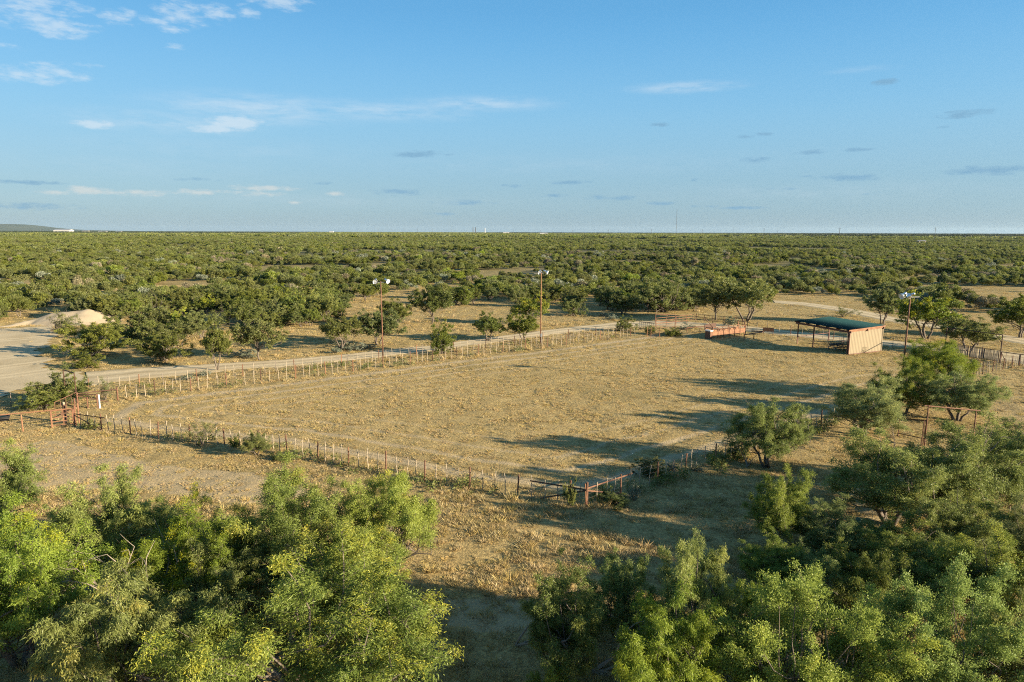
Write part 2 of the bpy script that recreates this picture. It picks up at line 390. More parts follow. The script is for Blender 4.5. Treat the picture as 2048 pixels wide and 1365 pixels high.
FIELD = NEAR_L + NEAR_R[1:] + pl((1900, 740), (1850, 712), (1690, 690), (1520, 668), (1277, 668)) + list(reversed(ROAD_IN))
CLEARING = pl((-500, 690), (-120, 668), (30, 655), (108, 652), (118, 668), (95, 688), (86, 712), (112, 733), (172, 744), (190, 757), (176, 772), (70, 778), (0, 797), (-120, 818), (-600, 850))
ROAD_A = [((172, 744), (176, 772)), ((270, 736), (270, 760)), ((400, 729), (400, 747)), ((480, 724), (480, 740)), ((570, 719), (570, 734)), ((680, 710), (680, 723)),
          ((770, 700), (770, 713)), ((860, 691), (860, 702)), ((950, 679), (950, 691)), ((1030, 668), (1030, 680)), ((1110, 658), (1110, 669)), ((1180, 650), (1185, 661)),
          ((1235, 644), (1240, 656)), ((1300, 642), (1300, 653)), ((1380, 644), (1372, 654)), ((1450, 648), (1440, 659)), ((1520, 655), (1512, 665)), ((1600, 664), (1594, 674)),
          ((1700, 674), (1696, 685)), ((1800, 683), (1800, 695)), ((1900, 692), (1900, 706)), ((2000, 702), (1996, 722)), ((2150, 718), (2150, 742)), ((2500, 760), (2500, 790))]
ROAD_B = [((1545, 601), (1550, 606)), ((1610, 605), (1605, 612)), ((1680, 614), (1672, 622)), ((1740, 624), (1730, 634)), ((1800, 637), (1790, 646)), ((1880, 648), (1875, 657)),
          ((1940, 658), (1935, 668)), ((2048, 676), (2048, 690)), ((2300, 712), (2300, 730))]
BARE = [(pl((-40, 890), (120, 880), (330, 930), (560, 950), (640, 990), (480, 1010), (250, 975), (60, 985), (-40, 1010)), 1.0),
        (pl((860, 1200), (1000, 1188), (1110, 1205), (1130, 1250), (1000, 1275), (870, 1255)), 1.0),
        (pl((1370, 830), (1500, 822), (1500, 850), (1380, 862)), 0.7),
        (pl((1680, 960), (1800, 990), (1830, 1050), (1720, 1040)), 0.9),
        (pl((1980, 790), (2100, 780), (2100, 880), (1960, 860)), 0.7)]
MOUND_C = gp(118, 648)

def bare_at(x, y):
    b = 0.42 * (fbm(x * 0.12, y * 0.12, 3) - 0.35)
    for poly, a in BARE: b = np.where(in_poly(x, y, poly), np.maximum(b, a * 0.62), b)
    dn = dist_line(x, y, list(reversed(ROAD_IN)) + NEAR_L + NEAR_R[1:]) + .5 * (fbm(x * .25, y * .25, 77) - .5); inside = in_poly(x, y, FIELD)
    for d0, w, a in ((2.3, 0.8, 0.85), (4.9, 0.5, 0.75), (7.3, 0.45, 0.65), (9.8, .45, .55), (12.4, .4, .45)):
        b = np.maximum(b, np.where(inside, a * np.exp(-((dn - d0) / w) ** 2), 0))
    return np.clip(b, 0, 1)

def build_ground():
    def axis(lo, hi, st, out_lo, out_hi):
        core = list(np.arange(lo, hi + 1e-6, st)); a = []; s = st; x = hi
        while x < out_hi: s *= 1.17; x += s; a.append(x)
        b = []; s = st; x = lo
        while x > out_lo: s *= 1.17; x -= s; b.append(x)
        return np.array(list(reversed(b)) + core + a)
    xs = axis(-62, 66, 0.38, -17000, 17000); ys = axis(14, 112, 0.38, -400, 17000)
    X, Y = np.meshgrid(xs, ys); x = X.ravel(); y = Y.ravel()
    core = np.clip((130 - np.abs(x)) / 60, 0, 1) * np.clip((180 - y) / 60, 0, 1)
    z = (fbm(x * 0.9, y * 0.9, 11, 3) - 0.5) * 0.17 * core - 0.02
    nx, ny = len(xs), len(ys); i = np.arange(nx * ny).reshape(ny, nx)
    q = np.stack([i[:-1, :-1], i[:-1, 1:], i[1:, 1:], i[1:, :-1]], -1).reshape(-1, 4)
    far = np.clip((y - 170) / 260, 0, 1) ** 0.7
    me = np_mesh('ground', np.stack([x, y, z], 1), q, M['ground'], {'bare': bare_at(x, y), 'scrub': far}, smooth=True)
    tag(link('ground', me), 'dry straw coloured pasture ground reaching to the horizon', 'ground', kind='structure')
build_ground()

def strip(name, pairs, mat, label, z=0.055, n_sub=14, n_w=11, seed=1):
    A = [gp(*a) for a, b in pairs]; B = [gp(*b) for a, b in pairs]; rows = []
    rng = np.random.default_rng(seed)
    for i in range(len(A) - 1):
        for k in range(n_sub):
            t = k / n_sub; t2 = t
            a = A[i].lerp(A[i + 1], t); b = B[i].lerp(B[i + 1], t)
            e1 = 0.5 * (float(fbm(a.x * .7, a.y * .7, seed)) - .5) * 1.8; e2 = 0.5 * (float(fbm(b.x * .7, b.y * .7, seed + 3)) - .5) * 1.8
            w = (b - a).normalized(); a = a - w * e1; b = b + w * e2
            rows.append([a.lerp(b, j / (n_w - 1)) for j in range(n_w)])
    V = []; Q = []; rut = []
    for r, row in enumerate(rows):
        for j, p in enumerate(row):
            edge = min(j, n_w - 1 - j)
            zz = z + 0.02 * (float(vnoise(p.x * 1.1, p.y * 1.1, 5)) - .5) - (0.09 if edge == 0 else 0.0) - (0.03 if edge == 3 else 0)
            V.append((p.x, p.y, zz)); rut.append((0, -.6, 0, .9, .1, -.7)[edge])
    for r in range(len(rows) - 1):
        for j in range(n_w - 1):
            a = r * n_w + j; Q.append((a, a + 1, a + n_w + 1, a + n_w))
    me = np_mesh(name, np.array(V), np.array(Q), mat, {'rut': np.array(rut)}, smooth=True)
    return tag(link(name, me), label, 'road', kind='structure')
strip('road', ROAD_A, M['road'], 'pale caliche road curving around the fenced pasture')
strip('road', ROAD_B, M['road'], 'pale dirt track cutting through the brush behind the shed', seed=9)

def build_clearing():
    P = CLEARING; xs = [p.x for p in P]; ys = [p.y for p in P]; st = 0.6
    gx = np.arange(max(min(xs), -120), max(xs) + st, st); gy = np.arange(min(ys), max(ys) + st, st)
    X, Y = np.meshgrid(gx, gy)
    wx = X + 1.6 * (fbm(X * .35, Y * .35, 21) - .5) * 2; wy = Y + 1.6 * (fbm(X * .35, Y * .35, 22) - .5) * 2
    ins = in_poly(wx, wy, P)
    cell = ins[:-1, :-1] & ins[1:, :-1] & ins[:-1, 1:] & ins[1:, 1:]
    Z = 0.05 + 0.04 * (fbm(X * .5, Y * .5, 23) - .5)
    rut = np.zeros(X.shape)
    for cc, rads in ((gp(-60, 690), (14, 15.7, 21, 22.7, 27, 28.7)), (gp(60, 640), (24, 25.7, 31, 32.7))):
        dd = np.hypot(X - cc.x, Y - cc.y) + 1.2 * (fbm(X * .12, Y * .12, 25) - .5)
        for r0 in rads: rut = np.maximum(rut, .9 * np.exp(-((dd - r0) / .35) ** 2))
    rut = np.where(rut < .15, -.5 * np.clip((fbm(X * .16, Y * .16, 27) - .55) * 6, 0, 1), rut)
    i = np.arange(X.size).reshape(X.shape)
    q = np.stack([i[:-1, :-1], i[:-1, 1:], i[1:, 1:], i[1:, :-1]], -1)[cell]
    used = np.unique(q); remap = np.full(X.size, -1); remap[used] = np.arange(len(used))
    me = np_mesh('clearing', np.stack([X.ravel(), Y.ravel(), Z.ravel()], 1)[used], remap[q], M['road'], {'rut': rut.ravel()[used]}, smooth=True)
    tag(link('clearing', me), 'bare pale dirt clearing beside the caliche mound', 'clearing', kind='structure')
build_clearing()

def build_mound():
    ridge = [(gp(-30, 658), 0.1), (gp(22, 653), 0.35), (gp(70, 648), 1.0), (gp(104, 646), 1.75), (gp(128, 646), 1.9), (gp(150, 645), 2.05), (gp(172, 644), 2.25), (gp(190, 644), 1.5), (gp(214, 645), 0.35)]
    st = 0.45; c = MOUND_C; gx = np.arange(c.x - 17, c.x + 14, st); gy = np.arange(c.y - 7, c.y + 9, st); X, Y = np.meshgrid(gx, gy)
    Z = np.full(X.shape, -0.4)
    for (a, ha), (b, hb) in zip(ridge[:-1], ridge[1:]):
        for k in range(8):
            t = k / 8; p = a.lerp(b, t); h = ha + (hb - ha) * t
            d = np.hypot(X - p.x, (Y - p.y - 1.0) * 0.8)
            Z = np.maximum(Z, h * .93 - d * 0.46 + 0.35 * (fbm(X * .9, Y * .9, 31) - .5))
    i = np.arange(X.size).reshape(X.shape); q = np.stack([i[:-1, :-1], i[:-1, 1:], i[1:, 1:], i[1:, :-1]], -1).reshape(-1, 4)
    q = q[(Z.ravel()[q] > -0.35).any(1)]
    me = np_mesh('caliche_mound', np.stack([X.ravel(), Y.ravel(), Z.ravel()], 1), q, M['caliche'], smooth=True)
    tag(link('caliche_mound', me), 'long pale caliche dirt pile at the back of the clearing', 'mound', kind='structure')
build_mound()

def build_hill():
    pts = []; V = []; Q = []
    prof = [(-900, 60), (-500, 90), (-200, 112), (-60, 125), (0, 128), (40, 128), (62, 120), (85, 95), (110, 60), (150, 32), (230, 12), (330, 0)]
    n = 60; rows = 9; Y0 = 12500.0
    for k in range(n):
        u = -900 + (1230) * k / (n - 1); h = np.interp(u, [a for a, b in prof], [b for a, b in prof]) + 6 * (float(fbm(u * .03, 1, 4)) - .5)
        x = (u - 1024) / F * Y0
        for j in range(rows):
            s = j / (rows - 1); f = math.sin(math.pi * s) ** 0.7
            V.append((x, Y0 + (s - 0.5) * 1800, -8 + (max(h, 0) + 8) * f * (1 if h > 1 else 0.2)))
    for k in range(n - 1):
        for j in range(rows - 1):
            a = k * rows + j; Q.append((a, a + rows, a + rows + 1, a + 1))
    me = np_mesh('hill', np.array(V), np.array(Q), M['hill'], smooth=True)
    tag(link('hill', me), 'low flat topped hill on the horizon at the far left', 'hill', kind='structure')
build_hill()

# ------------------------------------------------------------------ trees
def leaves(rng, P, O, ln, wd, droop, tint, yel, updir=0.0):
    """diamond leaves at points P pointing roughly along O"""
    n = len(P)
    d = O * 0.6 + rng.normal(0, 0.55, (n, 3)); d[:, 2] += updir - droop
    d /= np.linalg.norm(d, axis=1)[:, None] + 1e-9
    r = rng.normal(0, 1, (n, 3)); s = np.cross(d, r); s /= np.linalg.norm(s, axis=1)[:, None] + 1e-9
    L = (ln * rng.uniform(0.6, 1.35, n))[:, None]; W = (wd * rng.uniform(0.6, 1.3, n))[:, None]
    V = np.stack([P - s * W * 0.5, P + s * W * 0.5, P + d * L], 1).reshape(-1, 3)
    Q = np.arange(n * 3).reshape(n, 3)
    return V, Q, np.repeat(tint, 3), np.repeat(yel, 3)

def gen_tree(seed, style):
    """returns (trunk mesh, crown mesh); native height 5 and half-width 2.6"""
    S = dict(H=5.0, R=2.6, stems=3, clear=0.30, clusters=60, crad=0.62, twigs=9, leaf=80000, ln=0.09, wd=0.026, droop=0.75, up=0.0, mat='mesquite', ypat=0.3,
             ntw=3, shell=0.5, tr=0.085, flat=0.35, bare=0.0, plen=1.25, pwid=.42, splay=1.0)
    S.update(style); rng = np.random.default_rng(seed); rnd = random.Random(seed)
    H, Rr = S['H'], S['R']
    lob = rng.uniform(0, 6.28, 4)
    C = []
    tries = 0
    while len(C) < S['clusters'] and tries < 6000:
        tries += 1
        a = rng.uniform(0, 2 * math.pi); rr = (rng.uniform(0, 1) ** S['shell'])
        lobe = 0.76 + 0.16 * math.sin(2 * a + lob[0]) + 0.14 * math.sin(3 * a + lob[1])
        zt = .97 - S['flat'] * rr ** 2 + 0.13 * math.sin(3 * a + lob[2] + 2 * rr) - 0.06 - rng.uniform(0, .16)
        zb = S['clear'] + 0.10 * rr * (1 if S['clear'] > 0.15 else 0)
        z = zb + (zt - zb) * (rng.uniform(0, 1) ** 0.75)
        p = np.array([math.cos(a) * rr * Rr * lobe * 0.86, math.sin(a) * rr * Rr * lobe * 0.86, z * (H - S['plen'] * 0.36)])
        if all(np.linalg.norm((p - q) * (1, 1, 1.2)) > S['crad'] * 0.72 for q in C): C.append(p)
    mb = MB(); lp = []; lo = []; lt = []; ly = []
    ns = S['stems']; stems = []
    for i in range(ns):
        a = 2 * math.pi * (i + rng.uniform(-.3, .3)) / ns; lean = rng.uniform(0.25, 0.55) if ns > 1 else 0.12
        stems.append((a, lean))
    groups = [[] for _ in range(ns)]
    for c in C:
        a = math.atan2(c[1], c[0]); k = min(range(ns), key=lambda i: abs((a - stems[i][0] + math.pi) % (2 * math.pi) - math.pi) + rng.uniform(0, .5))
        groups[k].append(c)
    per = S['leaf'] // max(1, len(C) * S['twigs'])
    for (a, lean), g in zip(stems, groups):
        if not g: continue
        cen = np.mean(g, 0); b = Vector((math.cos(a) * 0.12, math.sin(a) * 0.12, -0.15))
        tip = Vector(cen) * 0.92; tip.z = min(tip.z, H * 0.62)
        kk = Vector((math.cos(a + 1.5), math.sin(a + 1.5), 0)) * rng.uniform(-.35, .35)
        limb = []
        for t in np.linspace(0, 1, 7):
            p = b.lerp(tip, t); p += kk * math.sin(math.pi * t); p.z = b.z + (tip.z - b.z) * t ** 0.85
            p += Vector(rng.normal(0, .05, 3)); limb.append(p)
        r0 = S['tr'] * rng.uniform(.8, 1.2)
        mb.tube(limb, [r0 * (1 - 0.62 * i / 6) for i in range(7)], 6)
        for c in g:
            c = Vector(c); j = rng.integers(2, 7); st = limb[j]
            rad = Vector((c.x, c.y, 0)); rad = rad / (rad.length + .4)
            ax = (rad * rng.uniform(.15, .95) * S['splay'] + Vector((0, 0, 1)) + Vector(rng.normal(0, .22, 3))).normalized(); Lp = S['plen'] * rng.uniform(.6, 1.45)
            b0 = c - ax * Lp * .5
            if b0.z < .15: b0.z = .15
            if st.z > b0.z + 0.3: st = limb[max(1, j - 2)]
            mid = st.lerp(b0, 0.55) + Vector(rng.normal(0, .14, 3)) + Vector((0, 0, -.04))
            rb = r0 * 0.36
            mb.tube([st, st.lerp(mid, .5) + Vector(rng.normal(0, .05, 3)), mid, b0], [rb, rb * .8, rb * .62, rb * .5], 4, cap=False)
            tip = b0 + ax * Lp + rad * Lp * rng.uniform(0, .25); m1 = b0 + ax * Lp * .5 + Vector(rng.normal(0, .05, 3))
            mb.tube([b0, m1, tip], [rb * .5, rb * .34, rb * .08], S['ntw'], cap=False)
            cy = rng.uniform(0, 1) < S['ypat']; ctint = rng.uniform(0.0, 0.75); thin = rng.uniform(.55, 1.25)
            barec = rng.uniform(0, 1) < S['bare']
            for w in range(S['twigs']):
                tt = rng.uniform(.02, 1.0); s0 = b0.lerp(m1, tt * 2) if tt < .5 else m1.lerp(tip, tt * 2 - 1)
                o = Vector(rng.normal(0, 1, 3)); o = (o - ax * o.dot(ax)).normalized() * .85 + ax * .55 + Vector((0, 0, S['up'] * .6)); o.normalize()
                L = S['pwid'] * (1.25 - .85 * tt) * rng.uniform(.6, 1.4)
                e1 = s0 + o * L * 0.55 + Vector((0, 0, 0.04)); e2 = s0 + o * L + Vector((0, 0, -0.10 * S['droop']))
                mb.tube([s0, e1, e2], [rb * .22, rb * .15, rb * .05], S['ntw'], cap=False)
                if barec: continue
                n = max(2, int(per * thin * rng.uniform(.5, 1.5) * (.45 + L / S['pwid'] * .6))); t = rng.uniform(0.05, 1.08, n)[:, None]
                A, B, E = np.array(s0), np.array(e1), np.array(e2)
                P = np.where(t < .55, A + (B - A) * t / .55, B + (E - B) * (t - .55) / .45) + rng.normal(0, 0.055 + S['ln'] * .12, (n, 3))
                lp.append(P); lo.append(np.tile(np.array(o), (n, 1))); lt.append(np.clip(ctint + rng.normal(0.12, .2, n), 0, 1))
                ly.append(np.clip((tt * .7 + t[:, 0] * .5 - 0.6) * (1.5 if cy else 0.2) * rng.uniform(.2, 1.1, n), 0, 1))
    P = np.concatenate(lp); O = np.concatenate(lo)
    P[:, 2] = np.maximum(P[:, 2], 0.08)
    V, Q, T, Yy = leaves(rng, P, O, S['ln'], S['wd'], S['droop'], np.concatenate(lt), np.concatenate(ly), S['up'])
    V[:, 2] = np.maximum(V[:, 2], 0.02)
    return mb.mesh('trunk', M['bark'], True), np_mesh('crown', V, Q, M[S['mat']], {'tint': T, 'yel': Yy}), float(np.percentile(V[:, 2], 99.6)), float(np.percentile(np.hypot(V[:, 0], V[:, 1]), 95))

HERO = {}
for i in range(4): HERO['mesq%d' % i] = gen_tree(100 + i, dict(mat='mesquite', ypat=(.6, .25, .2, .4)[i], leaf=150000, ln=.060, wd=.019, bare=.05, stems=(3, 4, 2, 3)[i], clear=(.3, .25, .34, .24)[i], clusters=(58, 62, 50, 64)[i], twigs=16, crad=.58))
for i in range(2): HERO['dark%d' % i] = gen_tree(120 + i, dict(mat='green_near', ypat=.12, leaf=85000, stems=3, clear=.16, clusters=58, twigs=14, crad=.58))
for i in range(2): HERO['oliv%d' % i] = gen_tree(140 + i, dict(mat='olive_near', ypat=.12, leaf=95000, ln=.08, wd=.025, bare=.05, stems=3, clear=.26, clusters=54, twigs=15, crad=.58))
for i in range(2): HERO['fresh%d' % i] = gen_tree(160 + i, dict(mat='fresh', ypat=.15, leaf=140000, ln=.045, wd=.03, droop=0.0, up=.5, stems=7, clear=.06, clusters=80, crad=.5, tr=.05, flat=.5, plen=1.05, pwid=.30, twigs=14))
HERO['willow'] = gen_tree(180, dict(mat='fresh', ypat=.3, leaf=95000, ln=.10, wd=.022, bare=.04, droop=1.1, stems=4, clear=.2, clusters=38, crad=.66, twigs=16, pwid=.44))
HERO['willow1'] = gen_tree(181, dict(mat='mesquite', ypat=.6, leaf=95000, ln=.10, wd=.022, bare=.04, droop=1.1, stems=4, clear=.2, clusters=42, crad=.66, twigs=16, pwid=.44))
MID = {}
for i in range(5): MID['green%d' % i] = gen_tree(200 + i, dict(mat='green', ypat=.1, leaf=16000, ln=.17, wd=.08, droop=.35, stems=(2, 3, 1, 4, 3)[i], clear=(.38, .3, .42, .14, .06)[i], clusters=(34, 38, 34, 44, 40)[i], twigs=7, ntw=3, tr=.10, crad=.66, plen=1.3, pwid=.52))
for i in range(4): MID['oliv%d' % i] = gen_tree(220 + i, dict(mat='olive', ypat=.12, leaf=15000, ln=.17, wd=.08, droop=.35, stems=(3, 2, 4, 5)[i], clear=(.34, .38, .14, .05)[i], clusters=(32, 34, 40, 38)[i], twigs=7, tr=.09, crad=.66, plen=1.3, pwid=.52))
MID['yell0'] = gen_tree(240, dict(mat='mesquite', ypat=.4, leaf=15000, ln=.17, wd=.08, droop=.4, stems=3, clear=.36, clusters=34, twigs=7, tr=.1, plen=1.3, pwid=.52))
MID['sparse0'] = gen_tree(241, dict(mat='olive', ypat=.1, leaf=4200, ln=.17, wd=.07, droop=.3, stems=4, clear=.12, clusters=38, twigs=6, tr=.08, bare=.35))
MID['grey0'] = gen_tree(242, dict(mat='greyleaf', ypat=0, leaf=4200, ln=.22, wd=.13, droop=0, up=.35, stems=6, clear=.02, clusters=34, twigs=4, tr=.05))
MID['grey1'] = gen_tree(243, dict(mat='greyleaf', ypat=0, leaf=3600, ln=.22, wd=.13, droop=0, up=.35, stems=6, clear=.02, clusters=28, twigs=4, tr=.05))
MID['dry0'] = gen_tree(244, dict(mat='drystem', ypat=0, leaf=1400, ln=.45, wd=.05, droop=-.1, up=.4, stems=7, clear=.02, clusters=34, twigs=6, tr=.05))

def gen_dead(seed, n=6, H=2.6):
    rng = np.random.default_rng(seed); mb = MB()
    for i in range(n):
        a = rng.uniform(0, 6.28); p = Vector((0, 0, -.1)); d = Vector((math.cos(a) * .5, math.sin(a) * .5, 1)).normalized(); pts = [p.copy()]
        for k in range(6):
            d = (d + Vector(rng.normal(0, .22, 3))).normalized(); p = p + d * H / 6; pts.append(p.copy())
            if k > 1:
                e = (d + Vector(rng.normal(0, .8, 3))).normalized(); q = p + e * H * .13; mb.tube([p, q, q + (e + Vector(rng.normal(0, .4, 3))).normalized() * H * .12], [.018, .011, .004], 3, cap=False)
        mb.tube(pts, [.05 * (1 - i2 / 7.5) for i2 in range(7)], 5)
    return mb.mesh('dead_branch', M['deadwood'], True)
DEAD = [gen_dead(300), gen_dead(301, 4, 3.2)]

def plant(name, proto, label, cat, u, vb, vt, wpx, group=None, rz=None, full=1.0):
    """a tree or bush whose stem stands at (u, vb), whose crown tops out at vt and is wpx wide"""
    p = gp(u, vb); h = max(0.4, z_at(p, u, vt)); w = wpx * px_m(p + Vector((0, 0, h * .6)))
    rng = random.Random(int(u * 13 + vb * 7))
    e = empty(name, (p.x, p.y, -0.03), label, cat, group, rng.uniform(0, 6.28) if rz is None else rz)
    sx, sz = w / 2 / proto[3] * full, h / proto[2]
    e.scale = (sx, sx, sz)
    link('trunk', proto[0], e); link('crown', proto[1], e)
    return e

# trees and bushes in front of the fence
T = 'mesquite_tree'
HT = [
 (T, 'mesq0', 'large yellow tipped mesquite filling the bottom edge left of centre', 640, 1440, 1105, 520),
 (T, 'willow1', 'drooping yellow green mesquite at the bottom edge, left of the largest yellow tipped one', 290, 1430, 1140, 330),
 (T, 'mesq1', 'tall dark stemmed mesquite with the highest crown of the lower left thicket', 600, 1205, 932, 270),
 (T, 'mesq2', 'mesquite leaning right at the right end of the lower left thicket', 775, 1175, 950, 230),
 (T, 'mesq3', 'mesquite with bare grey dead branches amid the lower left thicket', 385, 1235, 1005, 240),
 (T, 'oliv0', 'open feathery mesquite against the bare pale ground, lower left', 235, 1165, 945, 215),
 (T, 'mesq1', 'broad mesquite spreading at the left edge above the dark shaded grass', 40, 1330, 1025, 330),
 (T, 'oliv1', 'mesquite cut off by the left edge, highest on that side', -25, 1085, 880, 190),
 (T, 'dark1', 'dark green mesquite low behind the two front left trees', 475, 1270, 1085, 220),
 (T, 'mesq3', 'dense mesquite between the tallest left tree and the front yellow tipped one', 700, 1290, 1060, 250),
 (T, 'willow', 'bright weeping mesquite standing tallest in the bottom centre right', 1385, 1335, 1072, 205),
 (T, 'willow', 'yellow green weeping mesquite cut by the bottom edge right of centre', 1330, 1440, 1178, 250),
 (T, 'dark0', 'shaded dark green mesquite left of the weeping trees at bottom centre', 1130, 1350, 1130, 190),
 (T, 'dark1', 'low dark mesquite in shade behind the weeping trees', 1235, 1275, 1115, 150),
 ('leafy_shrub', 'fresh0', 'bright fresh green shrub, left of the pair at the bottom right', 1600, 1420, 1130, 330),
 ('leafy_shrub', 'fresh1', 'bright fresh green shrub, right of the pair at the bottom right', 1870, 1420, 1120, 330),
 ('leafy_shrub', 'fresh1', 'small bright sprig poking up at the bottom edge beside the shaded bare ground', 1095, 1430, 1335, 130),
 (T, 'oliv1', 'slim yellowish mesquite at the right end of the shaded strip below the fence', 1552, 1098, 936, 125),
 (T, 'oliv0', 'broad soft crowned mesquite, largest of the right hand thicket', 1778, 1052, 866, 250),
 (T, 'oliv1', 'wide mesquite with a low grey limb at the right edge of the thicket', 1935, 1040, 832, 250),
 (T, 'oliv0', 'mesquite cut by the right edge above the low grey limb', 2060, 1000, 838, 170),
 ('thicket_shrub', 'dark0', 'low round green shrub left of the largest right hand mesquite', 1655, 1120, 1005, 150),
 ('thicket_shrub', 'dark1', 'dark shrub in the shade under the low grey limb', 1900, 1150, 1000, 200),
 ('thicket_shrub', 'oliv1', 'grey green shrub at the right edge, above the bright pair of shrubs', 1990, 1265, 1060, 220),
 ('thicket_shrub', 'dark0', 'dark shrub in the bottom right corner', 2040, 1430, 1220, 220),
 ('thicket_shrub', 'dark1', 'dark shrub behind the gap between the bright pair of shrubs', 1740, 1240, 1095, 190),
 ('thicket_shrub', 'dark0', 'dark shaded shrub under the slim yellowish mesquite', 1545, 1175, 1075, 130),
 ('thicket_shrub', 'fresh0', 'small light shrub between weeping mesquite and the bright shrub pair', 1480, 1300, 1160, 120),
 ('thicket_shrub', 'oliv1', 'olive shrub filling the gap right of the low round green shrub', 1800, 1165, 1045, 190),
 ('thicket_shrub', 'dark0', 'green shrub under the right end of the thicket, above the fence stakes', 1975, 1130, 1010, 170),
 ('thicket_shrub', 'oliv0', 'feathery shrub behind the right one of the bright pair', 1890, 1230, 1090, 200),
 ('thicket_shrub', 'dark1', 'small green shrub directly behind the left one of the bright pair', 1640, 1215, 1100, 150),
 ('thicket_shrub', 'oliv1', 'olive shrub at the right edge halfway down the thicket', 2060, 1165, 1010, 170),
 (T, 'oliv0', 'mesquite growing through the near fence right of the corner brace', 1535, 935, 795, 145),
 (T, 'oliv1', 'forked mesquite with a dark trunk left of the pipe gate frame', 1729, 872, 757, 160),
 (T, 'dark0', 'forked mesquite beside the light pole on the right', 1800, 832, 722, 110),
 (T, 'mesq2', 'tall bright mesquite right of the light pole, behind the pipe gate frame', 1868, 800, 680, 150),
 (T, 'oliv1', 'round mesquite with a short leaning trunk under the pipe gate crossbar', 1915, 842, 738, 135),
 (T, 'mesq1', 'small mesquite sapling growing on the near fence at left', 515, 910, 862, 54),
]
for (nm, pr, lb, u, vb, vt, w) in HT:
    e = plant(nm, HERO[pr], lb, 'tree' if nm == T else 'shrub', u, vb, vt, w, full=1.04)
    if 'bare grey dead' in lb: link('dead_branch', DEAD[0], e, loc=(-.5, -1.3, 1.2)); link('dead_branch', DEAD[1], e, loc=(.3, -1.5, .9))
    if 'low grey limb' in lb and nm == T: link('dead_branch', DEAD[1], e, loc=(1.2, -.3, .9))

# single trees between the road and the brush
MT = [
 ('green0', 'tree with a bent pale trunk leaning over the road fence at left', 435, 741, 640, 66),
 ('green2', 'round crowned tree with a clear trunk beside the road, left of the first light pole', 515, 719, 640, 96),
 ('oliv0', 'low spreading tree with a forked trunk just left of the first light pole', 682, 700, 632, 84),
 ('green1', 'bushy tree directly behind the first light pole', 757, 690, 618, 96),
 ('oliv1', 'spreading tree at the far edge of the grass behind the first light pole', 790, 655, 598, 66),
 ('green2', 'umbrella shaped tree alone on the grass between the two far light poles', 866, 648, 574, 84),
 ('green4', 'dense upright green tree hugging the road fence between the light poles', 884, 708, 640, 60),
 ('green0', 'small crooked tree left of the second light pole, at the road edge', 976, 683, 624, 72),
 ('green1', 'wide low tree touching the second light pole, at the road edge', 1046, 682, 628, 72),
 ('yell0', 'yellowish tree behind the second light pole', 1062, 650, 586, 74),
 ('green3', 'small round tree on the grass right of the second light pole', 1148, 632, 598, 50),
 ('oliv1', 'upright tree at the brush edge left of the pipe pens', 1215, 620, 568, 56),
 ('green1', 'spreading tree with forked pale limbs above the road bend', 1247, 630, 588, 66),
 ('green4', 'bright rounded bush beside the road bend at the fence end', 1250, 663, 632, 42),
 ('green3', 'big dense tree behind the tall pipe pen gate', 1326, 625, 556, 100),
 ('green2', 'tree with a pale curved trunk behind the rusty chute', 1428, 640, 566, 80),
 ('oliv0', 'broad tree with slanting limbs behind the rusty chute', 1492, 643, 560, 118),
 ('green1', 'tree with several stems just behind the shed roof', 1765, 648, 574, 76),
 ('yell0', 'tree with a crooked leaning trunk right of the shed', 1852, 678, 584, 112),
 ('oliv1', 'open forked tree standing behind the cedar stick gates', 1938, 703, 634, 112),
 ('green0', 'leaning tree at the right edge beyond the cedar stick gates', 2040, 676, 590, 96),
 ('sparse0', 'thin half bare tree in front of the caliche mound', 128, 668, 618, 76),
 ('oliv2', 'rounded bush tree at the corner of the clearing', 190, 712, 645, 110),
 ('green4', 'bright green bush at the tip of the brush beside the clearing', 175, 737, 704, 56),
 ('oliv3', 'tangled grey green tree right of the caliche mound', 268, 680, 615, 96),
 ('green3', 'dark dense tree left of the leaning trunk by the road', 330, 722, 660, 110),
 ('sparse0', 'scraggly half bare tree right of the mound', 315, 665, 592, 80),
 ('sparse0', 'grey leafless bush on the grass behind the shed', 1688, 634, 612, 58),
 ('oliv3', 'feathery bush beside the pipe gate at far left', 122, 808, 735, 104),
 ('green3', 'dense round green bush left of the pipe gate', 88, 818, 772, 84),
]
for (pr, lb, u, vb, vt, w) in MT:
    plant('bush' if 'bush' in lb and 'tree' not in lb else 'scrub_tree', MID[pr], lb, 'bush' if 'bush' in lb and 'tree' not in lb else 'tree', u, vb, vt, w)

# grey leaved bushes and weeds
ZONES = [(240, 'beside the clearing'), (420, 'right of the caliche mound'), (600, 'behind the bent trunk roadside tree'), (760, 'left of the first light pole'), (900, 'right of the first light pole'), (1081, 'left of the second light pole'),
         (1240, 'right of the second light pole'), (1380, 'behind the pipe pens'), (1560, 'behind the rusty chute'), (1780, 'behind the shed'), (1900, 'right of the shed'), (9999, 'behind the cedar stick gates')]
GREY = [(488, 712, 698, 50), (500, 716, 703, 38), (672, 706, 694, 26), (702, 702, 688, 34), (722, 700, 684, 34), (742, 697, 684, 28), (690, 695, 682, 30), (375, 760, 746, 30), (410, 752, 740, 22), (436, 700, 690, 24),
        (792, 560, 545, 40), (830, 562, 548, 46), (862, 566, 550, 42), (700, 556, 542, 44), (810, 575, 560, 30), (880, 572, 560, 30),
        (1225, 640, 628, 28), (1205, 633, 622, 24), (1460, 652, 632, 28), (1375, 658, 646, 40), (1905, 640, 622, 44), (1640, 575, 562, 40), (1700, 570, 556, 40)]
